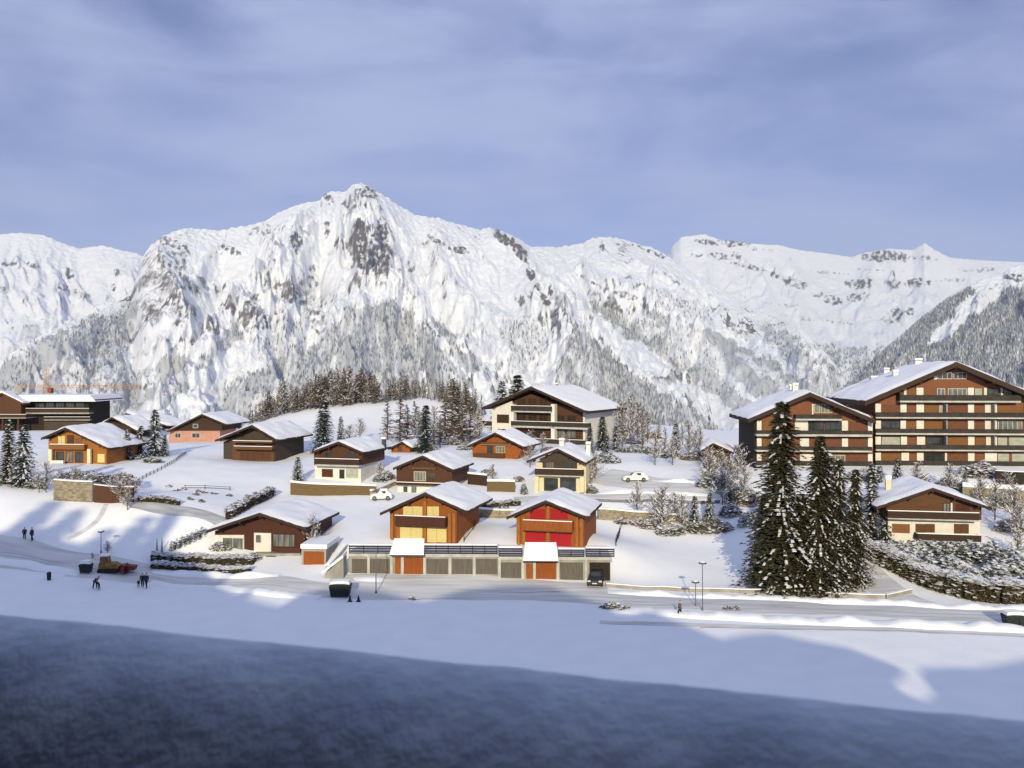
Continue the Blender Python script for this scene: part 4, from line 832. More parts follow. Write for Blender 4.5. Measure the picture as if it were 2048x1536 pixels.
TR['bare'] = [bare_mesh('bare_tree_%s' % 'abc'[i], 7, 3.2, 62, 70+i, ['twig_grey', 'twig_grey', 'tree_snow'], False, .30, .034, .16, 3.8) for i in range(3)]
TR['birch'] = [bare_mesh('bare_birch_%s' % 'ab'[i], 10, 2.6, 95, 80+i, ['twig_grey', 'bark_larch', 'tree_snow'], False, .22, .036, .12, 3.6) for i in range(2)]
TR['shrub'] = [bare_mesh('bare_shrub_%s' % 'ab'[i], 2.6, 1.7, 30, 90+i, ['twig_grey', 'leaf_brown', 'tree_snow'], False, .35, .02, .03, 5.0) for i in range(2)]
H0 = dict(tall=21, slim=15, frost=9, dark=11, larch=11, bare=7, birch=10, shrub=2.6)
def tree(kind, px, py, ptop, name, label, cat='tree', group=None, wide=1.0, D=None, parts=True, var=None, pos=None, height=None):
    p = pos if pos is not None else (hit(px, py) if D is None else P(px, py, D))
    if D is not None and pos is None: p.z = ground(p.x, p.y)
    hgt = height or (EZ-(ptop-HY)/F*p.y)-p.z
    tm, cm = TR[kind][rnd.randrange(len(TR[kind])) if var is None else var]; s = hgt/H0[kind]; wd = s*wide
    root = empty(name, p, rnd.uniform(0, 6.28), label, cat, group)
    a = add('trunk', tm, root, sc=(wd, wd, s)); b = add('crown', cm, root, sc=(wd, wd, s)); return root
# the tall green spruces of the lower right
tree('tall', 1565, 1180, 797, 'spruce_tree', 'tallest dark green spruce of the clump, right of the open snowfield', var=0, wide=.98)
tree('tall', 1640, 1186, 868, 'spruce_tree', 'spruce with long drooping snowy boughs just right of the tallest spruce', var=1, wide=.82)
tree('tall', 1678, 1178, 915, 'spruce_tree', 'snow flecked spruce at the right end of the clump, nearest the driveway', var=2, wide=.85)
tree('tall', 1604, 1183, 985, 'spruce_tree', 'lower spruce filling the middle foot of the spruce clump', var=1, wide=1.25)
tree('tall', 1530, 1168, 985, 'spruce_tree', 'leftmost shorter spruce at the foot of the tallest one', var=2, wide=1.05)
tree('tall', 1712, 1165, 935, 'spruce_tree', 'narrow snow flecked spruce overlooking the driveway, last of the clump', var=0, wide=.8)
tree('slim', 1658, 1150, 905, 'spruce_tree', 'slim spruce top showing between the second spruce and the right end of the clump', wide=1.2)
tree('slim', 1745, 1085, 925, 'fir_tree', 'slender frosted fir between the spruce clump and the lower right chalet', wide=1.1)
tree('frost', 1716, 1110, 1000, 'fir_tree', 'broad snowy fir beside the driveway bend', wide=1.2)
tree('frost', 1772, 1098, 1030, 'fir_tree', 'small snow loaded fir at the left corner of the lower right chalet', wide=1.3)
# firs on the left
for q in [(18, 968, 838, 'slim', 1.3, 'large dark snow flecked fir cut by the left edge'), (48, 972, 848, 'frost', 1.1, 'second dark fir from the left edge, leaning on its larger neighbour'), (-22, 960, 850, 'slim', 1.3, 'fir trunk almost wholly outside the left edge'),
          (310, 912, 816, 'frost', 1.0, 'tallest snow covered fir right of the honey orange chalet'), (282, 915, 850, 'frost', 1.15, 'middle frosted fir beside the honey orange chalet'), (255, 920, 858, 'frost', 1.0, 'frosted fir touching the corner of the honey orange chalet'), (330, 912, 868, 'frost', 1.2, 'low wide frosted fir in front of the pink chalet')]:
    tree(q[3], q[0], q[1], q[2], 'fir_tree', q[5], wide=q[4])
for q in [(648, 905, 800, 'dark', 1.05, 'dense dark green fir standing alone on the snow bank'), (682, 900, 832, 'frost', .8, 'small narrow fir right of the dense dark one'), (852, 905, 808, 'dark', 1.0, 'dark blue green fir with loose branches below the crest'), (596, 965, 912, 'frost', 1.2, 'dark little fir at the left end of the plank terrace'),
          (1205, 900, 832, 'dark', 1.05, 'snow streaked fir at the right corner of the big central block'), (1352, 915, 845, 'frost', 1.0, 'white frosted fir beyond the parking road'), (1180, 905, 850, 'dark', .9, 'low dark fir in front of the central block'), (1232, 900, 850, 'frost', 1.1, 'frosted fir right of the central block'), (1035, 800, 748, 'dark', 1.2, 'dark fir crown rising behind the left roof slope of the central block'), (1004, 800, 760, 'frost', 1.2, 'thin frosted fir left of the central roof'),
          (480, 868, 828, 'frost', .8, 'tiny dark fir on the skyline behind the dark brown chalet'), (430, 868, 838, 'frost', .9, 'tiny fir right of the pink chalet roof')]:
    if q[1] < 830: tree(q[3], q[0], q[1], q[2], 'fir_tree', q[5], wide=q[4], D=232)
    else: tree(q[3], q[0], q[1], q[2], 'fir_tree', q[5], wide=q[4])
# larch wood on the crest
k = 0
for i in range(170):
    px = 415+555*((i+rnd.random())/170); base = np.interp(px, [425, 500, 560, 640, 780, 860, 970], [856, 845, 828, 812, 799, 797, 835])
    top = np.interp(px, [425, 480, 520, 560, 610, 650, 700, 740, 765, 800, 850, 880, 905, 940, 970], [838, 826, 798, 770, 756, 746, 736, 744, 768, 748, 755, 768, 745, 775, 800])+rnd.uniform(-8, 28)
    p = hit(px, base+rnd.uniform(1, 6)); D = min(p.y, 262)+rnd.uniform(0, 5)
    tree('birch' if rnd.random() < .38 else 'larch', px, base, top, 'larch_tree', 'thin bare larch in the brown wood lining the snowy crest behind the chalets', group='larches on the crest', D=D, wide=rnd.uniform(.9, 1.5))
for q in [(800, 890, 790, 'big rust brown larch standing below the crest'), (905, 885, 752, 'tall straight golden brown larch on the right end of the crest'), (925, 890, 800, 'bare larch just right of the golden brown one'), (880, 895, 830, 'short pale larch at the foot of the golden brown one'), (830, 870, 800, 'frosted larch between the rust brown and the dark fir')]:
    tree('larch', q[0], q[1], q[2], 'larch_tree', q[3], wide=1.5)
for q in [(1262, 890, 790, 'tall bare birch right of the central block'), (1245, 895, 800, 'bare birch touching the right wall of the central block'), (1285, 900, 812, 'third bare birch from the central block'), (1378, 915, 838, 'bare reddish birch near the white frosted fir'), (1400, 920, 852, 'thin bare birch left of the tucked away brown chalet'), (1330, 915, 855, 'bare birch in front of the nearly hidden gable'), (958, 890, 812, 'bare birch left of the central block')]:
    tree('birch', q[0], q[1], q[2], 'birch_tree', q[3])
for q in [(1310, 930, 862, 1.0, 'round frosted apple tree beside the parking road'), (1420, 975, 905, 1.2, 'big frosted bare tree at the road bend'), (1460, 985, 920, 1.2, 'frosted bare tree left of the spruce clump'), (1488, 1010, 930, 1.0, 'brown bare tree close against the tallest spruce'), (1325, 1065, 975, 1.2, 'spreading frosted tree on the stone retaining wall'), (1275, 1035, 965, .8, 'thin leafless sapling below the white car'), (1365, 1060, 990, 1.0, 'frosted fruit tree in front of the trimmed green bush'), (240, 1005, 945, 1.1, 'frosted bare tree at the end of the brown garden fence'), (92, 985, 925, 1.0, 'leafless tree at the left end of the stone garden wall'), (150, 985, 935, 1.2, 'bare twiggy tree above the stone garden wall'), (1900, 985, 930, 1.3, 'snow covered bare tree in front of the largest apartments'), (1835, 975, 925, 1.3, 'rust brown bare tree above the lower right chalet'),
          (1990, 1040, 965, 1.2, 'frosted bare tree right of the lower right chalet roof'), (2030, 1050, 970, 1.2, 'frosted bare tree at the right edge below the stone wall'), (2040, 1085, 1010, 1.1, 'small bare tree at the right edge beside the snow slope'), (985, 968, 928, .9, 'bare garden tree between the two second row chalets'), (760, 962, 925, 1.0, 'frosted bare tree right of the plank terrace chalet'), (1060, 905, 862, 1.2, 'brown bare tree right of the small orange brown chalet'), (1085, 900, 868, 1.2, 'bare shrubby tree in front of the central block'),
          (1180, 975, 925, .9, 'yellow green bare tree right of the cream chalet'), (215, 1108, 1082, 1.2, 'small dark tree beside the left street lamp'), (185, 1118, 1105, 1.2, 'tiny bare tree left of the snow machine'), (720, 878, 838, 1.2, 'bare tree on the snow bank below the crest'), (1445, 1010, 940, 1.1, 'brown leafless tree beside the upper road wall'), (625, 1100, 1032, .9, 'dark bare tree at the right end of the russet bungalow')]:
    tree('bare', q[0], q[1], q[2], 'bare_tree', q[4], wide=q[3])

for q in [(1240, 885, 800, 'birch', 'frosted birch close behind the right corner of the central block'), (1275, 885, 806, 'birch', 'slender grey birch in the thicket right of the central block'), (1295, 885, 822, 'birch', 'short grey birch at the right end of the thicket by the central block'), (1318, 880, 840, 'birch', 'small birch directly behind the nearly hidden gable'),
          (1365, 890, 850, 'birch', 'grey birch just right of the white frosted fir'), (1392, 905, 860, 'bare', 'low frosted tree between the white frosted fir and the tucked away chalet'), (1345, 930, 880, 'bare', 'leafless tree on the far verge of the parking road'), (1418, 940, 893, 'bare', 'bare tree in front of the tucked away brown chalet'), (1442, 950, 900, 'bare', 'tangled bare tree right of the tucked away brown chalet'), (1475, 960, 890, 'bare', 'twiggy tree at the left foot of the smaller apartment wing'),
          (775, 880, 800, 'larch', 'rust coloured larch left of the rust brown one on the bank'), (815, 885, 806, 'larch', 'shorter rust larch right of the rust brown one'), (838, 880, 822, 'bare', 'frosted tree touching the dark blue green fir'), (868, 885, 812, 'birch', 'grey birch between the dark blue green fir and the golden larch'), (890, 880, 790, 'larch', 'pale larch left of the golden brown one'), (918, 880, 775, 'larch', 'tall pale larch beside the golden brown one'), (940, 885, 800, 'larch', 'last larch before the left wall of the central block'), (955, 880, 825, 'bare', 'grey thicket tree against the left wall of the central block'),
          (700, 895, 850, 'bare', 'twiggy tree between the narrow fir and the snow bank'), (225, 985, 950, 'bare', 'bare tree rising over the brown garden fence'), (122, 985, 940, 'bare', 'bare tree rising over the left half of the ochre garden wall'), (265, 1000, 960, 'bare', 'frosted tree at the right corner of the brown garden fence'), (255, 1020, 975, 'bare', 'small frosted tree below the wet track'), (78, 985, 945, 'bare', 'small bare tree right of the two large firs'),
          (1215, 915, 868, 'frost', 'small frosted fir below the right corner of the central block'), (1190, 960, 905, 'bare', 'bare tree behind the right gable of the cream chalet'), (1130, 905, 868, 'bare', 'dark bare tree under the balconies of the central block'), (1060, 935, 890, 'bare', 'bare tree left of the cream chalet gable'), (1350, 1040, 985, 'bare', 'frosted tree above the frosted grey green bush'), (1390, 1045, 990, 'frost', 'stubby frosted fir behind the trimmed olive bush'), (1420, 1045, 985, 'frost', 'second stubby frosted fir behind the trimmed olive bush'),
          (1960, 1010, 955, 'bare', 'frosted tree on the rubble wall near the right edge'), (2015, 1000, 945, 'bare', 'brown frosted tree above the rubble wall at the right edge'), (1930, 985, 945, 'frost', 'round frosted fir above the right roof slope of the lower right chalet'), (1795, 970, 915, 'frost', 'frosted fir above the left roof slope of the lower right chalet'), (1760, 990, 930, 'frost', 'frosted fir under the smaller apartment wing'), (2035, 1120, 1060, 'bare', 'frosted tree beside the snow slope at the right edge')]:
    tree(q[3], q[0], q[1], q[2], {'bare': 'bare_tree', 'birch': 'birch_tree', 'larch': 'larch_tree', 'frost': 'fir_tree'}[q[3]], q[4], wide=1.25)
# ------------------------------------------------------------------ hedges, shrubs and bushes
def leafy(name, w_, d_, h_, n, leaf, snow, seed, mats, px, py, label, cat='bush', rz=0, group=None):
    me = bush_mesh(name, w_, d_, h_, n, leaf, snow, seed, mats); p = hit(px, py); p.z -= .1
    return tag(add(name, me, None, p, rz), label, cat, group)
def hedge(name, pts, w_, h_, dens, leaf, snow, mats, label, cat='hedge', top=None):
    pw = [hit(*q) for q in pts]; r = random.Random(len(label)); mb = MB()
    for a, b in zip(pw[:-1], pw[1:]):
        L_ = (b-a).length; d = (b-a).normalized(); s = Vector((d.y, -d.x, 0)).normalized()
        for i in range(int(L_*dens)):
            t = r.random(); c = a.lerp(b, t); k = r.random()
            hh = h_*(1+.22*float(perlin(np.array([c.x*.5]), np.array([c.y*.5+3]))[0]))
            if k < .42: o_ = s*w_/2*(1 if r.random() < .8 else -1)*r.uniform(.8, 1.1); z = hh*r.random()**.8
            else: o_ = s*w_/2*r.uniform(-1, 1); z = hh*r.uniform(.86, 1.06)
            c = c+o_; c.z = ground(c.x, c.y)+z; sc_ = leaf*r.uniform(.5, 1.3)
            if (z > hh*.84 and r.random() < snow) or r.random() < snow*.18:
                an = r.uniform(0, pi); dx, dy = cos(an)*sc_*1.25, sin(an)*sc_*1.25; t1, t2 = r.uniform(-.3, .3)*sc_, r.uniform(-.3, .3)*sc_
                mb.face([(c.x-dx, c.y-dy, c.z+t1+.05), (c.x+dy, c.y-dx, c.z+t2+.05), (c.x+dx, c.y+dy, c.z-t1+.05), (c.x-dy, c.y+dx, c.z-t2+.05)], 1)
            else:
                v = Vector((r.uniform(-1, 1), r.uniform(-1, 1), r.uniform(-.6, 1))).normalized()*sc_; u = v.cross(Vector((r.uniform(-1, 1), r.uniform(-1, 1), .3))).normalized()*sc_*.5
                mb.face([c-v*.5, c+u*.6, c+v*.7, c-u*.6], 0)
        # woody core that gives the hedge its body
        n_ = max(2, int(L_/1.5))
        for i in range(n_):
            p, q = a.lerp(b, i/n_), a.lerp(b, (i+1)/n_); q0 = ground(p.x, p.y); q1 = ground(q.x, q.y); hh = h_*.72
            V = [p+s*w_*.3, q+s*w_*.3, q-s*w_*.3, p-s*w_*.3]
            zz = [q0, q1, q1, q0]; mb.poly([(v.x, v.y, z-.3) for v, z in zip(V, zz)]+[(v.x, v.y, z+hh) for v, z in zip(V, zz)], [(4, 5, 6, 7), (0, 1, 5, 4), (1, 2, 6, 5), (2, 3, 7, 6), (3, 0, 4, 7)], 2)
    return tag(add(name, mb.mesh(name, list(mats)+['hedge_core'])), label, cat)
hedge('hedge', [(1722, 1112), (1790, 1142), (1860, 1176), (1930, 1196), (2000, 1206), (2075, 1204)], 1.6, 2.3, 300, .27, .75, ['leaf_hedge', 'tree_snow'], 'long clipped green hedge capped with snow along the driveway, lower right')
j = 0
for (x, y, w_, h_, lab) in [(1796, 1110, 3.6, 2.8, 'snow heaped shrub at the upper left end of the long hedge'), (1838, 1112, 3.6, 2.6, 'snowy shrub below the left balcony end of the lower right chalet'), (1882, 1118, 4.0, 3.0, 'dark green snowy shrub in front of the lower right chalet'), (1930, 1118, 4.0, 3.2, 'tall snow speckled shrub under the right half of the lower right chalet'),
    (1974, 1125, 4.0, 3.6, 'snow laden shrub right of the lower right chalet'), (2010, 1160, 3.6, 3.2, 'large snow laden shrub near the right edge above the hedge'), (2046, 1150, 3.6, 3.0, 'snow laden shrub cut by the right edge'), (1945, 1172, 3.2, 2.4, 'snowy shrub behind the middle of the long hedge'), (2035, 1185, 3.4, 2.6, 'lowest snowy shrub behind the right end of the long hedge'), (1862, 1142, 4.0, 2.9, 'bulky snow heaped shrub behind the left third of the long hedge'), (1905, 1156, 4.2, 3.0, 'bulky snow heaped shrub behind the centre of the long hedge'), (1985, 1168, 4.4, 3.4, 'bulky snow heaped shrub behind the right third of the long hedge'), (2020, 1135, 4.2, 3.4, 'tall snow laden shrub at the foot of the white slope near the right edge'), (1820, 1128, 3.6, 2.5, 'rounded snow heaped shrub between the long hedge and the lower left balcony'), (1765, 1104, 2.6, 1.9, 'small snowy shrub between the driveway fir and the long hedge')]:
    leafy('shrub', w_, w_*.8, h_, 1300, .30, .5, 200+j, ['needle_blue', 'tree_snow'], x, y, lab); j += 1
leafy('bush', 7.2, 3.2, 2.7, 2600, .25, .28, 231, ['leaf_hedge', 'tree_snow'], 1420, 1063, 'wide trimmed olive green bush with thin snow at the back of the open snowfield')
leafy('bush', 4.5, 2.6, 2.6, 1500, .26, .68, 232, ['needle_blue', 'tree_snow'], 1340, 1068, 'frosted grey green bush left of the trimmed olive bush')
leafy('bush', 3.5, 2.4, 1.8, 1000, .24, .62, 233, ['leaf_brown', 'tree_snow'], 1300, 1055, 'brown frosted bush on the stone retaining wall')
leafy('bush', 6.5, 4, 3.3, 2200, .30, .55, 234, ['needle_blue', 'tree_snow'], 1432, 972, 'large dome of frosted fir bush at the bend of the parking road')
leafy('bush', 5, 3, 3.2, 1800, .28, .18, 235, ['leaf_hedge', 'tree_snow'], 1480, 1005, 'green brown bush left of the tallest spruce')
leafy('bush', 6.5, 4, 3.0, 2200, .32, .72, 236, ['leaf_hedge', 'tree_snow'], 1955, 952, 'snow mantled round bush in front of the largest apartments')
leafy('bush', 4, 3, 2.6, 1200, .28, .55, 237, ['leaf_brown', 'tree_snow'], 1838, 972, 'rust brown bush with snow above the roof of the lower right chalet')
leafy('bush', 4, 2.5, 1.8, 1200, .25, .3, 238, ['leaf_brown', 'tree_snow'], 1100, 905, 'brown twiggy bush between the small orange brown chalet and the cream one')
leafy('bush', 3.2, 2.4, 1.9, 1000, .22, .10, 239, ['bark', 'tree_snow'], 622, 1086, 'dark evergreen bush against the right gable of the russet bungalow')
leafy('bush', 2.6, 2, 1.6, 800, .22, .55, 240, ['needle_blue', 'tree_snow'], 760, 962, 'snowy rock garden bush right of the plank terrace')
leafy('bush', 3.6, 2.4, 1.6, 900, .25, .6, 241, ['needle_blue', 'tree_snow'], 1005, 975, 'snow covered shrub in the garden left of the cream chalet')
leafy('bush', 1.4, 1.2, 2.0, 400, .2, .2, 242, ['leaf_hedge', 'tree_snow'], 1048, 988, 'dark upright little shrub at the left corner of the cream chalet')
leafy('bush', 2.6, 1.6, .9, 500, .2, .35, 243, ['leaf_hedge', 'tree_snow'], 1222, 1216, 'low snow dusted roadside shrub left of the walking person')
leafy('bush', 1.6, 1.2, .7, 300, .18, .3, 244, ['leaf_hedge', 'tree_snow'], 1250, 1221, 'second low roadside shrub, just right of the first')
leafy('bush', 1.2, 1, .55, 160, .16, .3, 245, ['bark', 'tree_snow'], 1455, 1219, 'tiny twiggy shrub poking out of the roadside snow bank')
leafy('bush', 1.0, .9, .6, 160, .16, .3, 246, ['bark', 'tree_snow'], 1472, 1220, 'tiniest twig tuft beside the roadside snow bank')
leafy('bush', 1.3, 1.0, .5, 160, .15, .5, 247, ['bark', 'tree_snow'], 826, 1199, 'little half buried shrub at the shadow edge below the garages')
leafy('bush', 9, 3, 2.4, 2200, .26, .35, 248, ['twig_grey', 'tree_snow'], 160, 965, 'grey twiggy thicket on top of the stone garden wall')
leafy('bush', 8, 3, 2.4, 2000, .26, .3, 249, ['leaf_brown', 'tree_snow'], 232, 970, 'brown twiggy thicket over the plank garden fence')
leafy('bush', 4, 2, 1.5, 700, .25, .6, 250, ['needle_blue', 'tree_snow'], 305, 925, 'row of snowy low shrubs under the frosted firs')
leafy('bush', 3, 2, 1.2, 600, .22, .5, 251, ['twig_grey', 'tree_snow'], 440, 1098, 'low snowy shrub at the white wall of the russet bungalow')
leafy('bush', 2.5, 1.5, 1.2, 500, .2, .4, 252, ['twig_grey', 'tree_snow'], 505, 1120, 'snow tipped shrub at the corner of the bungalow garden')
leafy('bush', 9, 2.4, 2.0, 1600, .26, .45, 253, ['leaf_hedge', 'tree_snow'], 1270, 905, 'brownish clipped hedge band beyond the parking road')
leafy('bush', 5, 2.4, 2.0, 1100, .26, .6, 254, ['needle_blue', 'tree_snow'], 1330, 915, 'frosted clump right of the brownish hedge band')
hedge('hedge', [(302, 1122), (400, 1125), (508, 1128)], .8, 1.0, 170, .17, .55, ['leaf_hedge', 'tree_snow'], 'upper of the two dark hedges on the terraced bank left of the bungalow')
hedge('hedge', [(302, 1136), (400, 1140), (500, 1146)], .8, .65, 150, .16, .6, ['leaf_hedge', 'tree_snow'], 'lower of the two dark hedges on the terraced bank, nearest the street')
hedge('hedge', [(455, 1040), (500, 1012), (545, 990)], 1.0, 1.3, 170, .2, .4, ['leaf_brown', 'tree_snow'], 'red brown leafed hedge climbing the slope behind the bungalow roof')
hedge('hedge', [(960, 1018), (1010, 1012), (1040, 1010)], 1.0, .8, 150, .2, .5, ['leaf_hedge', 'tree_snow'], 'patchy low hedge on the stone wall between the red and yellow shuttered chalets')
hedge('hedge', [(275, 1003), (330, 1005), (360, 1010)], .8, .7, 120, .2, .45, ['leaf_hedge', 'tree_snow'], 'thin dark hedge beside the wet track on the left slope')
for i, (x, y) in enumerate([(314, 1103), (324, 1104)]): tree('slim', x, y, 1076-i*2, 'cypress', ['slim dark cypress on the terraced bank, left of the pair', 'slim dark cypress on the terraced bank, right of the pair'][i], wide=.55)
for i, (x, y, w_, h_, m_, lab) in enumerate([(1245, 1046, 2.6, 1.0, 'leaf_brown', 'rusty scrub hanging over the yellowish retaining wall, left part'), (1282, 1050, 3.0, 1.3, 'leaf_brown', 'rusty scrub over the yellowish retaining wall, just left of the spreading frosted tree'), (1378, 1058, 2.6, 1.4, 'leaf_hedge', 'olive scrub between the spreading frosted tree and the trimmed olive bush'), (1462, 1030, 3.4, 2.2, 'leaf_hedge', 'olive shrub at the foot of the brown leafless tree by the upper wall'), (1500, 1050, 3.2, 2.4, 'needle_blue', 'shaded dark shrub left of the spruce clump'), (1505, 1010, 3, 3.0, 'leaf_brown', 'russet shrub directly left of the tallest spruce'),
      (745, 940, 3.4, 1.9, 'needle_blue', 'snow heaped shrub against the right wall of the chalet on the plank terrace'), (775, 958, 2.6, 1.6, 'leaf_brown', 'brown frosted shrub left of the reddish brown chalet'), (975, 950, 2.4, 1.4, 'needle_blue', 'snow covered garden shrub right of the reddish brown chalet'), (1035, 962, 2.2, 1.2, 'leaf_brown', 'brown shrub in the garden between second row chalets'), (1180, 985, 2.4, 1.8, 'leaf_hedge', 'yellow green shrub at the right corner of the cream chalet'), (1005, 1022, 2.6, .9, 'needle_blue', 'dark low shrub on the ochre stone wall'),
      (650, 905, 3.6, 1.6, 'needle_blue', 'snowy shrub at the foot of the dense dark green fir'), (862, 905, 3.4, 1.8, 'leaf_hedge', 'shrub at the foot of the dark blue green fir'), (905, 890, 4.0, 2.2, 'twig_grey', 'grey thicket below the golden brown larch'), (935, 900, 4.0, 2.0, 'twig_grey', 'grey thicket left of the small orange brown chalet'), (1215, 925, 4.4, 2.2, 'needle_blue', 'snowy shrub group at the right corner of the central block'), (1265, 888, 5, 2.4, 'twig_grey', 'grey thicket at the foot of the tall bare birches'), (1385, 920, 4.4, 2.4, 'twig_grey', 'grey thicket left of the tucked away brown chalet'), (1430, 935, 4.4, 2.4, 'needle_blue', 'snowy shrub under the eaves of the tucked away brown chalet'),
      (262, 918, 3.4, 1.5, 'needle_blue', 'snowy shrub by the right corner of the honey orange chalet'), (215, 845, 4, 2, 'twig_grey', 'grey brush right of the long dark hall'), (70, 975, 3.0, 1.8, 'twig_grey', 'grey shrub right of the two large dark firs'), (1900, 975, 4.2, 1.8, 'leaf_brown', 'brown snowy scrub above the right roof slope of the lower right chalet'), (2000, 1012, 5, 2.0, 'twig_grey', 'grey thicket on the rubble wall at the right edge'), (2025, 1060, 4.2, 2.4, 'twig_grey', 'grey thicket on the slope right of the lower right chalet'), (1722, 960, 4.4, 2.4, 'needle_blue', 'snowy shrub under the joint of the two apartment buildings')]):
    leafy('bush', w_*1.15, w_*.7, h_, int(330*w_), .25, .5, 400+i, [m_, 'tree_snow'], x, y, lab)
for i in range(7):
    x = 345+i*10; leafy('bush', 1.0, .9, 1.5, 200, .18, .12, 300+i, ['needle_blue', 'tree_snow'], x, 1100-i*4.5, 'small dark conifer in the line climbing to the left eave of the russet bungalow', group='dwarf conifers left of the bungalow')
for i, (x, y) in enumerate([(338, 974), (352, 982), (367, 980), (396, 984), (408, 986), (428, 988), (380, 999), (402, 1004), (391, 990), (458, 992)]):
    leafy('boulder', 1.1, .8, .55, 60, .3, .35, 330+i, ['rubble', 'tree_snow'], x, y, 'dark stone poking through the snow below the open field', 'stone', group='stones below the open field')

# ------------------------------------------------------------------ walls and fences
def wall_run(name, pts, h_, th, m, label, cat='wall', snow=.22, sink=.8, parts_name='wall_snow', step=2.0, post=None):
    pw = [hit(*q) if len(q) == 2 else Vector(q) for q in pts]; mb = MB(); ms = MB(); line = []
    for a, b in zip(pw[:-1], pw[1:]):
        n_ = max(1, int((b-a).length/step)); line += [a.lerp(b, i/n_) for i in range(n_)]
    line.append(pw[-1]); hs = h_ if hasattr(h_, '__len__') else (h_, h_); N = len(line)-1
    for i in range(N):
        p, q = line[i], line[i+1]; d = (q-p).normalized(); s = Vector((d.y, -d.x, 0)).normalized()*th/2
        za, zb = ground(p.x, p.y), ground(q.x, q.y); ha = hs[0]+(hs[1]-hs[0])*i/N; hb = hs[0]+(hs[1]-hs[0])*(i+1)/N
        def pr(mb_, lo_a, hi_a, lo_b, hi_b, k):
            V = [p+s*k, q+s*k, q-s*k, p-s*k]; L_ = [lo_a, lo_b, lo_b, lo_a]; Hh = [hi_a, hi_b, hi_b, hi_a]
            mb_.poly([(v.x, v.y, z) for v, z in zip(V, L_)]+[(v.x, v.y, z) for v, z in zip(V, Hh)], [(0, 3, 2, 1), (4, 5, 6, 7), (0, 1, 5, 4), (2, 3, 7, 6)]+([(3, 0, 4, 7)] if i == 0 else [])+([(1, 2, 6, 5)] if i == N-1 else []), 0)
        pr(mb, za-sink, za+ha, zb-sink, zb+hb, 1); pr(ms, za+ha+.003, za+ha+snow, zb+hb+.003, zb+hb+snow, 1.25)
    o = tag(mb.build(name, m), label, cat)
    if snow: ms.build(parts_name, 'roof_snow', o)
    return o
def fence(name, pts, h_, m, label, rails=2, gap=2.2, snow=.06):
    pw = [hit(*q) for q in pts]; line = []
    for a, b in zip(pw[:-1], pw[1:]):
        n_ = max(1, int((b-a).length/gap)); line += [a.lerp(b, i/n_) for i in range(n_)]
    line.append(pw[-1]); line = [Vector((p.x, p.y, ground(p.x, p.y))) for p in line]
    root = empty(name, line[0], 0, label, 'fence'); o = line[0]; mb = MB()
    for a, b in zip(line[:-1], line[1:]):
        for k in range(rails): z = h_*(k+1)/rails-.08; mb.tube(a-o+Vector((0, 0, z)), b-o+Vector((0, 0, z)), .035, n=4)
    mb.build('rail', m, root)
    for p in line:
        mb = MB(); mb.tube(p-o+Vector((0, 0, -.4)), p-o+Vector((0, 0, h_+.05)), .06, n=5); mb.build('post', m, root)
    return root
wall_run('plank_wall', [(581, 989), (650, 991), (752, 990)], (1.9, 1.4), .3, 'fence_wood', 'long olive brown plank wall holding the snowy terrace below a chalet', 'wall', .3)
wall_run('stone_wall', [(742, 992), (785, 972), (800, 967)], (.8, .6), .4, 'stone', 'low rubble wall curving from the plank wall to the reddish brown chalet')
wall_run('plank_wall', [(974, 983), (1030, 984)], 1.6, .3, 'fence_wood', 'short brown plank wall under a snowy terrace, left of the cream chalet', 'wall', .35)
wall_run('plank_wall', [(936, 968), (974, 972)], 1.7, .3, 'wood_dark', 'dark timber wall right of the reddish brown chalet', 'wall', .3)
wall_run('stone_wall', [(955, 1033), (1000, 1036), (1040, 1036)], 1.1, .5, 'stone', 'ochre stone wall between the cream shuttered and red shuttered chalets')
wall_run('stone_wall', [(1196, 1038), (1230, 1040), (1300, 1046), (1370, 1052)], 1.5, .5, 'stone', 'yellowish stone retaining wall below the upper road')
wall_run('guard_wall', [(1190, 1003), (1300, 1003), (1440, 1006)], .45, .2, 'metal_grey', 'thin dark guard rail along the edge of the upper road', 'guard rail', .02)
wall_run('stone_wall', [(1212, 1174), (1330, 1180), (1480, 1186), (1640, 1192), (1770, 1197), (1822, 1185)], .42, .35, 'concrete', 'long low grey wall edging the snowfield along the street', 'wall', .10)
wall_run('stone_wall', [(108, 999), (186, 1003)], (2.6, 2.6), .5, 'stone', 'pale ochre stone garden wall on the left slope', 'wall', .15)
wall_run('garden_fence', [(188, 1004), (225, 1006), (268, 1004)], (2.3, 2.0), .2, 'wood_brown', 'reddish brown plank garden fence joined to the ochre stone wall', 'fence', .12)
wall_run('stone_wall', [(1925, 1003), (1990, 1010), (2070, 1020)], (2.2, 2.6), .5, 'stone', 'rubble retaining wall under the snowy road at the right edge', 'wall', .6)
wall_run('plank_wall', [(1990, 966), (2080, 972)], 1.9, .3, 'recess', 'black boarded wall below the balconies at the right edge', 'wall', .1)
wall_run('kerb_wall', [(655, 1140), (690, 1098)], .5, .4, 'concrete', 'low kerb climbing beside the stair wall', 'wall', .2)
fence('fence', [(928, 1084), (946, 1060), (962, 1036)], .7, 'rail', 'short dark wire fence climbing right of the cream shuttered chalet')
fence('fence', [(1232, 1092), (1240, 1066), (1248, 1046)], .9, 'rail', 'thin dark fence at the left border of the open snowfield')
fence('fence', [(278, 962), (300, 950), (330, 935), (352, 922), (372, 908)], .5, 'rail', 'line of dark fence posts crossing the white slope beside the frosted firs', gap=1.4)
fence('fence', [(370, 978), (410, 978), (460, 981)], .6, 'rail', 'low dark fence along the lower edge of the open field', gap=3)

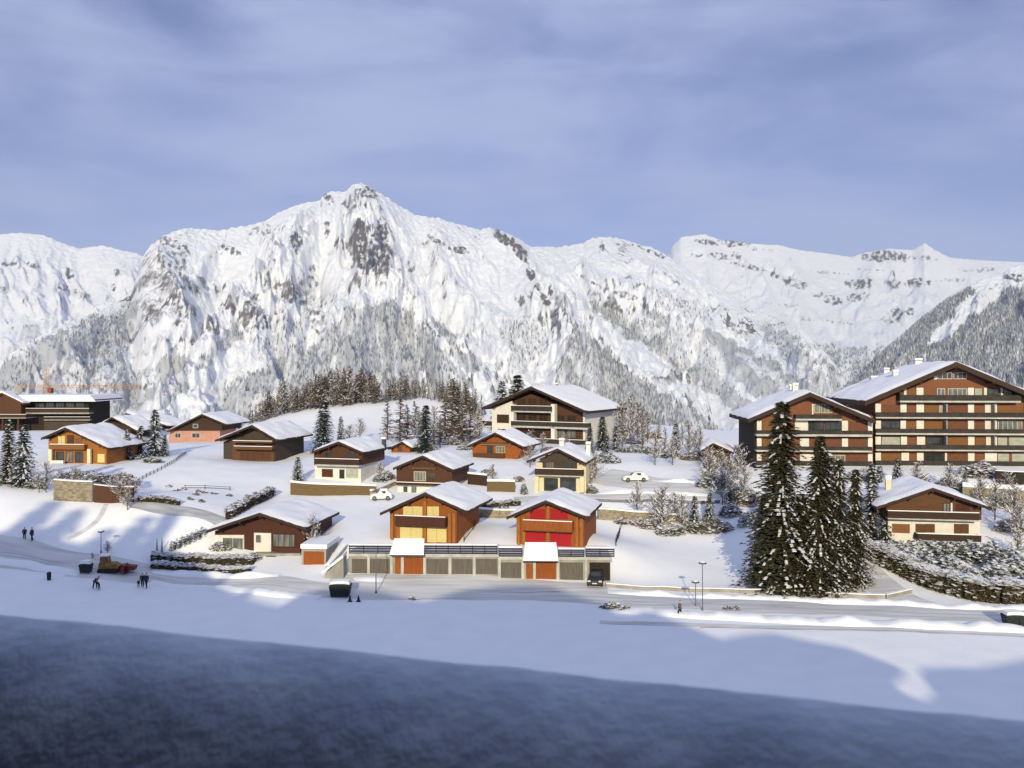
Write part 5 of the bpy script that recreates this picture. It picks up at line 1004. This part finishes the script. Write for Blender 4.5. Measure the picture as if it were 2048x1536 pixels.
# ------------------------------------------------------------------ roads and tracks
strip('street', [(-60, 1102), (60, 1112), (160, 1130), (300, 1152), (450, 1166), (620, 1178), (830, 1186), (1030, 1190), (1240, 1200), (1500, 1212), (1760, 1222), (2100, 1234)], 5.2, M['packed'], .05)
strip('verge_track', [(1200, 1244), (1500, 1254), (1800, 1258), (2100, 1270)], 1.1, M['packed'], .05)
strip('forecourt', [(660, 1163), (830, 1162), (1000, 1168), (1215, 1180)], 4.0, M['packed'], .07)
strip('upper_road', [(1030, 1000), (1180, 995), (1320, 990), (1440, 992)], 3.0, M['packed'], .06)
strip('parking_road', [(1200, 950), (1290, 966), (1380, 972), (1430, 985)], 8, M['packed'], .06)
strip('wet_track', [(268, 1004), (320, 1014), (380, 1022), (430, 1036), (455, 1050)], 2.6, M['slush'], .07)
strip('driveway', [(1715, 1130), (1745, 1160), (1790, 1190), (1860, 1215)], 4, M['packed'], .05)
strip('footpath', [(212, 1008), (204, 1030), (188, 1050), (160, 1068), (135, 1078)], .55, M['packed'], .03)
strip('footpath', [(130, 1150), (300, 1166), (480, 1176), (600, 1186)], .7, M['packed'], .03)
def bank(pts, w_, h_):
    pw = [hit(*p) for p in pts]; line = []
    for a, b in zip(pw[:-1], pw[1:]):
        k = max(2, int((b-a).length/.6)); line += [a.lerp(b, i/k) for i in range(k)]
    line.append(pw[-1]); V = []; N = len(line)
    for i, p in enumerate(line):
        d = line[min(i+1, N-1)]-line[max(i-1, 0)]; d.z = 0; d.normalize(); s = Vector((d.y, -d.x, 0)); e = min(1, i/6, (N-1-i)/6)
        hh = h_*e*(.75+.7*float(perlin(np.array([p.x*.35]), np.array([p.y*.35+9]))[0])+.35*float(perlin(np.array([p.x*1.3]), np.array([p.y*1.3]))[0]))
        for k in range(9):
            f = k/4-1; q = p+s*w_/2*f; V.append((q.x, q.y, ground(q.x, q.y)-.06+max(0, hh)*(1-f*f)**.8+.1*(abs(f) < .9)))
    A = np.array(V).reshape(N, 9, 3); tag(add('snow_bank', grid_mesh('snow_bank', A[..., 0], A[..., 1], A[..., 2], [M['snow']])), kind='structure')
bank([(1225, 1220), (1300, 1226), (1400, 1232), (1600, 1242), (1800, 1250), (1990, 1258), (2100, 1264)], 2.6, .6)
bank([(1215, 1184), (1330, 1190), (1480, 1196), (1640, 1203), (1800, 1208), (1880, 1215), (2100, 1218)], 1.7, .45)
bank([(300, 1164), (420, 1178), (560, 1190), (640, 1196)], 2.0, .45)
bank([(-60, 1120), (60, 1131), (160, 1148)], 1.6, .35)
bank([(700, 1158), (760, 1160), (770, 1168)], 1.6, .5)
bank([(300, 1141), (400, 1150), (500, 1154), (560, 1150)], 1.6, .5)
bank([(1200, 985), (1300, 985), (1420, 990)], 1.6, .4); bank([(1300, 962), (1380, 964), (1430, 972)], 1.4, .4)
# tyre ruts in the packed snow
for off in (-.6, .5):
    strip('tyre_rut', [(1240, 1205+off*5), (1500, 1216+off*6), (1760, 1227+off*6), (2100, 1240+off*6)], .35, M['slush'], .075)
    strip('tyre_rut', [(-60, 1106+off*5), (60, 1116+off*5), (160, 1133+off*5), (300, 1154+off*4), (450, 1168+off*4), (620, 1180+off*4)], .32, M['slush'], .075)
strip('tyre_rut', [(1190, 1172), (1150, 1180), (1080, 1185), (1000, 1186)], .3, M['slush'], .09)
strip('tyre_rut', [(1400, 1255), (1600, 1259), (1800, 1262), (2100, 1276)], .3, M['slush'], .075)

# ------------------------------------------------------------------ street lamps and poles
def lamp(px, py, ptop, label, round_=True):
    p = hit(px, py); h_ = EZ-(ptop-HY)/F*p.y-p.z; root = empty('street_lamp', p, 0, label, 'street lamp', 'street lamps')
    mb = MB(); mb.lathe([(.09, -.3), (.09, .3), (.055, .35), (.04, h_-.1)], 8); mb.build('pole', 'metal_grey', root)
    mb = MB(); mb.lathe([(.05, h_-.15), (.12, h_-.05), (.42, h_), (.42, h_+.05), (.30, h_+.14), (.05, h_+.2)], 12); hd = mb.build('lamp_head', 'metal_dark', root)
    mb = MB(); mb.lathe([(.10, h_-.14), (.26, h_-.03)], 10); mb.build('lens', 'lamp_lens', hd)
    mb = MB(); mb.lathe([(.40, h_+.053), (.28, h_+.16), (.04, h_+.26)], 10); mb.build('lamp_snow', 'roof_snow', hd)
lamp(1405, 1221, 1127, 'taller of the two street lamps by the street, right one')
lamp(1391, 1213, 1165, 'shorter street lamp just left of the taller one')
lamp(202, 1106, 1064, 'street lamp standing in the shaded left slope')
p = hit(752, 1187); hp = 5.2; po = empty('pole', p, 0, 'plain slender pole in front of the grey garage doors', 'pole'); mb = MB(); mb.lathe([(.07, -.3), (.06, 2.0), (.035, hp)], 7); mb.build('shaft', 'metal_grey', po); mb = MB(); mb.lathe([(.11, -.2), (.11, .25), (.07, .3)], 8); mb.build('foot', 'metal_dark', po)
# ------------------------------------------------------------------ tower crane
p = P(93, 800, 262); p.z = ground(p.x, p.y); zt = EZ-(737-HY)/F*262-p.z; zj = EZ-(773-HY)/F*262-p.z; root = empty('tower_crane', p, R(-8), 'slim orange tower crane with a level jib above the long dark hall', 'crane')
def lattice(mb, a, b, w_, n_, r_, axis):
    a = Vector(a); b = Vector(b); d = (b-a)
    u, v = (Vector((1, 0, 0)), Vector((0, 1, 0))) if axis == 'z' else (Vector((0, 1, 0)), Vector((0, 0, 1)))
    cs = [(-1, -1), (1, -1), (1, 1), (-1, 1)]
    for c in cs: o_ = (u*c[0]+v*c[1])*w_/2; mb.tube(a+o_, b+o_, r_, n=4)
    for i in range(n_):
        for k in range(4):
            c, e = cs[k], cs[(k+1) % 4]; mb.tube(a+d*i/n_+(u*c[0]+v*c[1])*w_/2, a+d*(i+1)/n_+(u*e[0]+v*e[1])*w_/2, r_*.7, n=3)
mb = MB(); lattice(mb, (0, 0, -1), (0, 0, zj), 1.2, 16, .07, 'z'); mb.build('mast', 'crane', root)
mb = MB(); lattice(mb, (-10, 0, zj), (30, 0, zj), .8, 38, .06, 'x'); jb = mb.build('jib', 'crane', root)
mb = MB(); lattice(mb, (0, 0, zj+.4), (0, 0, zt), .9, 5, .06, 'z'); mb.tube((0, 0, zt), (22, 0, zj+.4), .03, n=3); mb.tube((0, 0, zt), (-9, 0, zj+.4), .03, n=3); mb.build('tower_head', 'crane', root)
mb = MB(); mb.box(-9.6, -7.4, -.6, .6, zj-1.6, zj-.45); mb.build('counterweight', 'concrete', root); mb = MB(); mb.box(.7, 1.9, -.6, .6, zj-1.9, zj-.5); mb.build('cab', 'orange_paint', root)

# ------------------------------------------------------------------ cars
def car(px, py, rz, paint, label, L_=4.2, W_=1.78, H_=1.5, snowy=False):
    p = hit(px, py); p.z += .08; root = empty('parked_car', p, rz, label, 'car')
    side = [(-L_/2, .35), (-L_/2+.05, .75), (-L_/2+.35, .92), (-L_*.18, .98), (-L_*.06, H_-.08), (L_*.04, H_), (L_*.28, H_-.03), (L_*.42, 1.02), (L_/2-.04, .95), (L_/2, .4), (L_/2-.1, .25), (-L_/2+.1, .25)]
    mb = MB(); n_ = len(side); V = []
    for sg, k in ((-1, 0), (-1, 1), (1, 1), (1, 0)):
        for x, z in side:
            tuck = (.16 if z > 1.0 else 0)+(.06 if k == 0 else 0); V.append((x*(.985 if k == 0 else 1), sg*(W_/2-tuck if k == 0 else W_/2-tuck-.10), z+(0 if k == 0 else (.03 if z > .9 else 0))))
    Fc = [tuple(range(n_)), tuple(range(4*n_-1, 3*n_-1, -1))]
    for r_ in range(3):
        for i in range(n_): Fc.append((r_*n_+i, (r_+1)*n_+i, (r_+1)*n_+(i+1) % n_, r_*n_+(i+1) % n_))
    mb.poly(V, Fc); body = mb.build('body', paint, root)
    for sg in (-1, 1):
        mb = MB(); y = sg*(W_/2-.14)
        for a, b, c, d in ((-L_*.145, -.02, -L_*.05, -.02), (.04, L_*.20, .04, L_*.20)):
            mb.poly([(a, y, 1.03), (b, y, 1.03), (d, y-sg*.04, H_-.14), (c, y-sg*.04, H_-.14), (a, y-sg*.05, 1.03), (b, y-sg*.05, 1.03), (d, y-sg*.09, H_-.14), (c, y-sg*.09, H_-.14)], [(0, 1, 2, 3), (7, 6, 5, 4), (0, 4, 5, 1), (2, 6, 7, 3), (1, 5, 6, 2), (0, 3, 7, 4)])
        mb.build('side_window', 'glass', body)
        for x in (-L_*.31, L_*.30):
            w_ = MB()
            for k in range(14):
                pass
            w_.tube((x, sg*(W_/2-.20), .32), (x, sg*(W_/2+.01), .32), .33, n=14); wo = w_.build('wheel', 'tyre', root)
            w_ = MB(); w_.tube((x, sg*(W_/2+.012), .32), (x, sg*(W_/2+.025), .32), .20, n=10); w_.build('rim', 'metal_grey', wo)
    for x, nm, a in ((-1, 'windscreen', -L_*.12), (1, 'rear_window', L_*.355)):
        mb = MB(); w2 = W_/2-.32
        xb, xt = (-L_*.185, -L_*.075) if x < 0 else (L_*.425, L_*.30)
        mb.poly([(xb+x*.03, -w2, 1.02), (xb+x*.03, w2, 1.02), (xt+x*.03, w2-.08, H_-.12), (xt+x*.03, -w2+.08, H_-.12), (xb-x*.1, -w2, 1.0), (xb-x*.1, w2, 1.0), (xt-x*.1, w2-.08, H_-.14), (xt-x*.1, -w2+.08, H_-.14)], [(0, 1, 2, 3), (7, 6, 5, 4), (0, 4, 5, 1), (1, 5, 6, 2), (2, 6, 7, 3), (3, 7, 4, 0)]); mb.build(nm, 'glass', body)
    for sg in (-1, 1):
        mb = MB(); mb.box(-L_/2-.01, -L_/2+.1, sg*W_*.36-.18, sg*W_*.36+.18, .62, .78); mb.build('headlight', 'lamp_lens', body)
        mb = MB(); mb.box(L_/2-.1, L_/2+.01, sg*W_*.38-.14, sg*W_*.38+.14, .70, .88); mb.build('tail_light', 'red_paint', body)
    mb = MB(); mb.box(-L_/2-.02, -L_/2+.02, -.26, .26, .40, .52); mb.build('number_plate', 'stucco', body)
    if snowy: mb = MB(); mb.box(-L_*.05, L_*.28, -W_/2+.3, W_/2-.3, H_+.035, H_+.16); mb.build('car_snow', 'roof_snow', root)
    return root
car(1270, 963, R(4), 'car_white', 'white estate car standing side on in the snowy parking road')
car(1192, 1168, R(80), 'car_black', 'black car poking out of the open rightmost garage', L_=4.1, H_=1.45)
car(762, 1000, R(10), 'car_white', 'white car half hidden behind the cream shuttered chalet roof', L_=3.3, snowy=True)

# ------------------------------------------------------------------ waste containers, cones, snow machine
def container(px, py, w_, d_, h_, label, snow=.3):
    p = hit(px, py); root = empty('waste_container', p, R(rnd.uniform(-4, 4)), label, 'container'); mb = MB(); a, b = w_/2, d_/2
    mb.poly([(-a*.86, -b*.86, .18), (a*.86, -b*.86, .18), (a*.86, b*.86, .18), (-a*.86, b*.86, .18), (-a, -b, h_*.8), (a, -b, h_*.8), (a, b, h_*.8), (-a, b, h_*.8)], [(0, 3, 2, 1), (4, 5, 6, 7), (0, 1, 5, 4), (1, 2, 6, 5), (2, 3, 7, 6), (3, 0, 4, 7)])
    k = max(2, int(w_/.5))
    for i in range(1, k): x = -a+2*a*i/k; mb.box(x-.03, x+.03, -b*.98-.03, -b*.86+.02, .25, h_*.78)
    mb.build('bin_body', 'bin', root)
    mb = MB(); mb.prism([(-a-.04, h_*.8+.003), (a+.04, h_*.8+.003), (a*.9, h_*.95), (a*.4, h_), (-a*.4, h_), (-a*.9, h_*.95)], -b-.05, b+.05); mb.build('lid', 'bin', root)
    if snow: mb = MB(); mb.prism([(-a*.95, h_*.95+.01), (-a*.4, h_+.005), (a*.4, h_+.005), (a*.95, h_*.95+.01), (a*.85, h_+snow*.8), (a*.3, h_+snow), (-a*.4, h_+snow*.92), (-a*.85, h_+snow*.75)], -b*.95, b*.95); mb.build('lid_snow', 'roof_snow', root)
    for sx in (-1, 1):
        for sy in (-1, 1): mb = MB(); mb.tube((sx*a*.75-.03, sy*b*.7, .1), (sx*a*.75+.03, sy*b*.7, .1), .1, n=8); mb.build('castor', 'tyre', root)
container(681, 1193, 2.3, 1.3, 1.5, 'big black snow topped waste container in the shade below the garages')
container(172, 1146, 1.25, 1.0, 1.15, 'dark green waste container left of the orange snow machine', .35)
container(2027, 1252, 1.9, 1.2, 1.2, 'dark waste container with a snow cap by the street at the right edge', .3)
for i, (x, y) in enumerate([(700, 1203), (717, 1203)]):
    p = hit(x, y); root = empty('traffic_cone', p, 0, ['small dark cone in the shade, left of the pair beside the big black container', 'small dark cone in the shade, right of the pair beside the big black container'][i], 'cone', 'cones by the container')
    mb = MB(); mb.box(-.24, .24, -.24, .24, 0, .05); mb.build('base', 'bin', root); mb = MB(); mb.lathe([(.18, .053), (.04, .68)], 10); mb.build('cone_body', 'cloth_navy', root)
p = hit(98, 1160); root = empty('litter_bin', p, 0, 'small dark round bin alone on the shaded meadow, far left', 'bin'); mb = MB(); mb.lathe([(.2, 0), (.24, .5), (.24, .75)], 10); mb.build('bin_body', 'bin', root); mb = MB(); mb.lathe([(.26, .753), (.2, .88), (.05, .93)], 10); mb.build('lid', 'bin', root)
p = hit(222, 1144); root = empty('snow_machine', p, R(8), 'small orange and yellow snow clearing machine on the shaded street, left', 'vehicle')
mb = MB(); mb.prism([(-1.3, .45), (.9, .45), (1.1, .8), (.5, 1.15), (-1.2, 1.15)], -.55, .55); mb.build('chassis', 'yellow_paint', root)
mb = MB(); mb.prism([(-1.15, 1.153), (-.1, 1.153), (-.25, 1.95), (-1.05, 1.95)], -.5, .5); cb = mb.build('cab', 'orange_paint', root)
mb = MB(); mb.box(-.85, -.35, -.53, -.5, 1.3, 1.8); mb.build('side_window', 'glass', cb); mb = MB(); mb.box(-1.15, -.1, -.55, .55, 1.953, 2.1); mb.build('cab_snow', 'roof_snow', cb)
for sy in (-1, 1):
    mb = MB(); mb.prism([(-1.2, .05), (.8, .05), (1.0, .3), (.8, .5), (-1.2, .5), (-1.4, .3)], sy*.62-.13, sy*.62+.13); mb.build('track', 'tyre', root)
mb = MB(); mb.prism([(1.3, .1), (1.75, .02), (1.6, .5), (1.75, .85), (1.55, .9), (1.3, .5)], -.85, .85); mb.build('plough_blade', 'red_paint', root); mb = MB(); mb.box(1.0, 1.35, -.2, .2, .3, .45); mb.build('plough_arm', 'metal_dark', root)
p = hit(250, 1145); root = empty('snow_trailer', p, R(5), 'low trailer with reddish tarpaulin behind the orange snow machine', 'trailer')
mb = MB(); mb.prism([(-.9, .35), (1.2, .35), (1.3, .8), (-.2, 1.0), (-.9, .85)], -.5, .5); mb.build('tarpaulin', 'red_paint', root)
for sy in (-1, 1): mb = MB(); mb.tube((.2, sy*.52, .28), (.2, sy*.66, .28), .28, n=12); mb.build('wheel', 'tyre', root)
mb = MB(); mb.box(-1.6, -.9, -.06, .06, .38, .46); mb.build('drawbar', 'metal_dark', root)

# ------------------------------------------------------------------ people
def skinned(name, verts, edges, radii, m, parent):
    me = bpy.data.meshes.new(name); me.from_pydata(verts, edges, []); me.materials.append(M[m]); me.update(); o = add(name, me, parent)
    o.modifiers.new('skin', 'SKIN'); sv = me.skin_vertices[0].data
    for i, r_ in enumerate(radii): sv[i].radius = (r_, r_) if not hasattr(r_, '__len__') else r_
    sv[0].use_root = True
    s = o.modifiers.new('sub', 'SUBSURF'); s.levels = 1; s.render_levels = 1; return o
def person(px, py, h_, rz, label, jacket='cloth_navy', trousers='cloth_black', bend=0.0, stride=.14, hat='cloth_black'):
    p = hit(px, py); root = empty('person', p, rz, label, 'person', None); k = h_/1.75
    def T(x, y, z):        # bend the upper body forward (towards -y) round the hip
        if z > .92 and bend: a = bend; dz = z-.92; y, z = y*cos(a)-dz*sin(a), .92+dz*cos(a)+y*sin(a)
        return (x*k, y*k, z*k)
    v = [T(0, 0, .92), T(0, 0, 1.15), T(0, 0, 1.42), T(0, 0, 1.52), T(0, -.02, 1.64), T(0, -.01, 1.72),
         T(.10, 0, .88), T(.12, -stride, .50), T(.12, -stride*.6, .10), T(.12, -stride*.6-.14, .05), T(-.10, 0, .88), T(-.12, stride*.6, .50), T(-.12, stride*1.3, .10), T(-.12, stride*1.3-.14, .05),
         T(.19, 0, 1.40), T(.25, .03, 1.14), T(.24, -.08, .92), T(.24, -.12, .84), T(-.19, 0, 1.40), T(-.25, -.03, 1.14), T(-.24, -.14, .92), T(-.24, -.18, .84)]
    e = [(0, 1), (1, 2), (2, 3), (3, 4), (4, 5), (0, 6), (6, 7), (7, 8), (8, 9), (0, 10), (10, 11), (11, 12), (12, 13), (2, 14), (14, 15), (15, 16), (16, 17), (2, 18), (18, 19), (19, 20), (20, 21)]
    r_ = [.13, .13, .14, .055, .095, .075, .085, .06, .045, .04, .085, .06, .045, .04, .06, .045, .032, .035, .06, .045, .032, .035]
    skinned('body', v, e, [x*k for x in r_], 'skin', root)
    ji = [0, 1, 2, 14, 15, 16, 18, 19, 20]; je = [(0, 1), (1, 2), (2, 3), (3, 4), (4, 5), (2, 6), (6, 7), (7, 8)]
    skinned('jacket', [v[i] for i in ji], je, [x*k for x in (.175, .17, .18, .085, .07, .055, .085, .07, .055)], jacket, root)
    ti = [0, 6, 7, 8, 10, 11, 12]; te = [(0, 1), (1, 2), (2, 3), (0, 4), (4, 5), (5, 6)]
    skinned('trousers', [v[i] for i in ti], te, [x*k for x in (.15, .11, .085, .07, .11, .085, .07)], trousers, root)
    skinned('hat', [T(0, -.01, 1.68), T(0, 0, 1.77)], [(0, 1)], [.112*k, .07*k], hat, root); return root
person(49, 1079, 1.5, R(20), 'small dark clad person on the shaded slope, left of the pair', 'cloth_black')
person(64, 1083, 1.75, R(-30), 'taller dark clad person on the shaded slope, right of the pair', 'cloth_navy')
person(190, 1178, 1.75, R(70), 'person in dark clothes bending forward on the shaded meadow below the snow machine', 'cloth_navy', bend=.8)
person(198, 1180, 1.2, R(-60), 'child in dark clothes leaning beside the bending person', 'cloth_black', bend=.5)
person(285, 1175, 1.7, R(10), 'person in black standing on the shaded meadow, left of the standing couple', 'cloth_black')
person(293, 1177, 1.8, R(-20), 'person in navy standing on the shaded meadow, right of the standing couple', 'cloth_navy')
person(277, 1175, .95, R(40), 'small child beside the standing couple', 'cloth_navy', stride=.05)
person(1360, 1232, 1.6, R(-80), 'person in dark coat walking alone along the sunlit street edge', 'cloth_grey', stride=.25)

# ------------------------------------------------------------------ our own building, its neighbours and the trees that shade the meadow
TANE = tan(R(SUN_EL)); YB = -13.0
def back(px, py, dz=0):
    p = hit(px, py); t = (p.y-YB)/cos(R(SUN_A)); return (p.x-t*sin(R(SUN_A)), p.z+t*TANE+dz)
prof = [back(*q) for q in [(-260, 1085), (-100, 1072), (0, 1064), (60, 1056), (105, 1055), (130, 1082), (190, 1092), (250, 1082), (300, 1085), (345, 1098), (410, 1135), (440, 1168), (480, 1190), (520, 1204), (560, 1214), (600, 1190), (650, 1178), (700, 1178), (770, 1183), (820, 1198), (850, 1203), (875, 1196), (930, 1180), (985, 1173), (1060, 1170), (1105, 1174), (1165, 1195), (1215, 1208), (1228, 1226), (1255, 1230), (1285, 1222), (1310, 1224), (1345, 1240), (1440, 1278), (1500, 1268), (1545, 1266), (1610, 1280), (1700, 1296), (1775, 1325), (1806, 1338), (1800, 1352), (1782, 1362), (1800, 1385), (1850, 1402), (1868, 1385), (1850, 1362), (1838, 1350), (1845, 1335), (1900, 1334), (1960, 1335), (2050, 1318), (2300, 1322)]]
xl, xr = prof[0][0]-30, prof[-1][0]+30
own = empty('apartment_building', (0, YB, ground(0, YB)), 0, 'large shaded apartment building the view is taken from, with an unseen top edge shaped to cast the meadow shadow', 'building'); oz = own.location.z
def ob(name, mb, m, parent=own):
    mb.v = [(x, y-YB, z-oz) for x, y, z in mb.v]; return mb.build(name, m, parent)
mb = MB(); mb.prism([(xl, 14), (xr, 14)]+[(x, z) for x, z in reversed([(xl, prof[0][1])]+prof+[(xr, prof[-1][1])])], YB-.5, YB); ob('shadow_outline_wall', mb, 'stucco')  # unseen thin wall, outline shaped to throw the meadow's shadow edge
mb = MB(); mb.box(xl, xr, YB+.003, -2.2, 4, 21.5); mb.box(-7, 7, YB+.003, -1.5, 21.503, 28.2); ob('wall', mb, 'wood_dark')
mb = MB(); cy0, cy1 = 1.448+(-.836+2.3)*.317-.10, 1.0-(2.3-.577)*.317-.10
mb.poly([(-2.3, -1.497, 25.35), (2.3, -1.497, 25.35), (2.3, cy1, 25.35), (-2.3, cy0, 25.35), (-2.3, -1.497, 25.6), (2.3, -1.497, 25.6), (2.3, cy1, 25.6), (-2.3, cy0, 25.6)], [(0, 3, 2, 1), (4, 5, 6, 7), (0, 1, 5, 4), (1, 2, 6, 5), (2, 3, 7, 6), (3, 0, 4, 7)]); ob('parapet_shade_ceiling', mb, 'wood_dark')  # unseen ceiling, added and angled to keep sky light off the parapet
mb = MB(); mb.box(-4, 4, -1.497, 1.6, 23.0, 23.25); mb.box(-2.3, -2.003, -1.49, 1.5, 23.26, 25.34); mb.box(2.003, 2.3, -1.49, .3, 23.26, 25.34); ob('balcony_floor', mb, 'wood_dark')  # floor, plus unseen side panels added to darken the parapet
for k in range(-5, 6):
    for z in (9, 12, 15, 18):
        mb = MB(); mb.box(k*11+1, k*11+3.4, -2.25, -2.197, z, z+1.5); ob('window', mb, 'glass')
for i, (px, py) in enumerate([(118, 1000), (172, 1012), (225, 1050), (300, 1030), (352, 1022), (270, 1062), (60, 1040), (455, 1150), (505, 1180)]):
    x, z = back(px, py); y = YB-2+rnd.uniform(-1, 1); g = ground(x, y)
    tree('slim', 0, 0, 0, 'spruce_tree', 'tall spruce behind the viewer, number %s from the left along the wall' % ['one', 'two', 'three', 'four', 'five', 'six', 'seven', 'eight', 'nine'][i], pos=Vector((x, y, g)), height=z-g+.8, wide=.8)
# the snow covered parapet in front of the lens
hgt = .40; A0 = Vector((-.836, 1.448)); A1 = Vector((.577, 1.0)); dd = (A1-A0).normalized(); nrm = Vector((dd.y, -dd.x))   # towards the room
if nrm.y > 0: nrm = -nrm
nu, nv = 260, 60; U = np.linspace(-1.9, 3.4, nu); Sv = np.linspace(-.30, .62, nv)
UU, SS = np.meshgrid(U, Sv); XX = A0.x+dd.x*UU+nrm.x*SS; YY = A0.y+dd.y*UU+nrm.y*SS
ZZ = EZ-hgt-np.where(SS > 0, .8*SS**2+6.5*SS**3, SS**2/(2*.10))+fbm(XX*5, YY*5, 4)*.005+fbm(XX*45, YY*45, 3)*.0015
ledge = empty('balcony_parapet', (0, 1.2, 23.2), 0, 'snow covered balcony parapet, dark and out of focus across the foreground', 'parapet')
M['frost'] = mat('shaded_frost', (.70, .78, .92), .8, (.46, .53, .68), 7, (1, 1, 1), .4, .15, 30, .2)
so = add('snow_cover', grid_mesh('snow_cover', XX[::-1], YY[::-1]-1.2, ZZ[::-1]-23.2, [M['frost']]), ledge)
mb = MB(); B0 = A0-dd*1.9+nrm*.03; B1 = A0+dd*3.4+nrm*.03; hw = nrm*.13
V = [B0-hw, B1-hw, B1+hw, B0+hw]; mb.poly([(v.x, v.y-1.2, .0) for v in V]+[(v.x, v.y-1.2, EZ-hgt-.28-23.2) for v in V], [(0, 3, 2, 1), (4, 5, 6, 7), (0, 1, 5, 4), (1, 2, 6, 5), (2, 3, 7, 6), (3, 0, 4, 7)]); mb.build('wall', 'concrete', ledge)

# ------------------------------------------------------------------ the air between here and the mountains
hz = MB(); hz.box(-14000, 14000, -420, 15500, -2200, 3200)
hm = bpy.data.materials.new('haze'); hm.use_nodes = True; t = hm.node_tree; t.nodes.clear(); o_ = nn(t, 'ShaderNodeOutputMaterial'); v_ = nn(t, 'ShaderNodeVolumePrincipled')
v_.inputs['Color'].default_value = (.82, .88, 1.0, 1); v_.inputs['Density'].default_value = 3.0e-5; v_.inputs['Anisotropy'].default_value = .2
t.links.new(v_.outputs[0], o_.inputs['Volume'])
me = hz.mesh('haze', hm); tag(add('haze', me), kind='stuff')
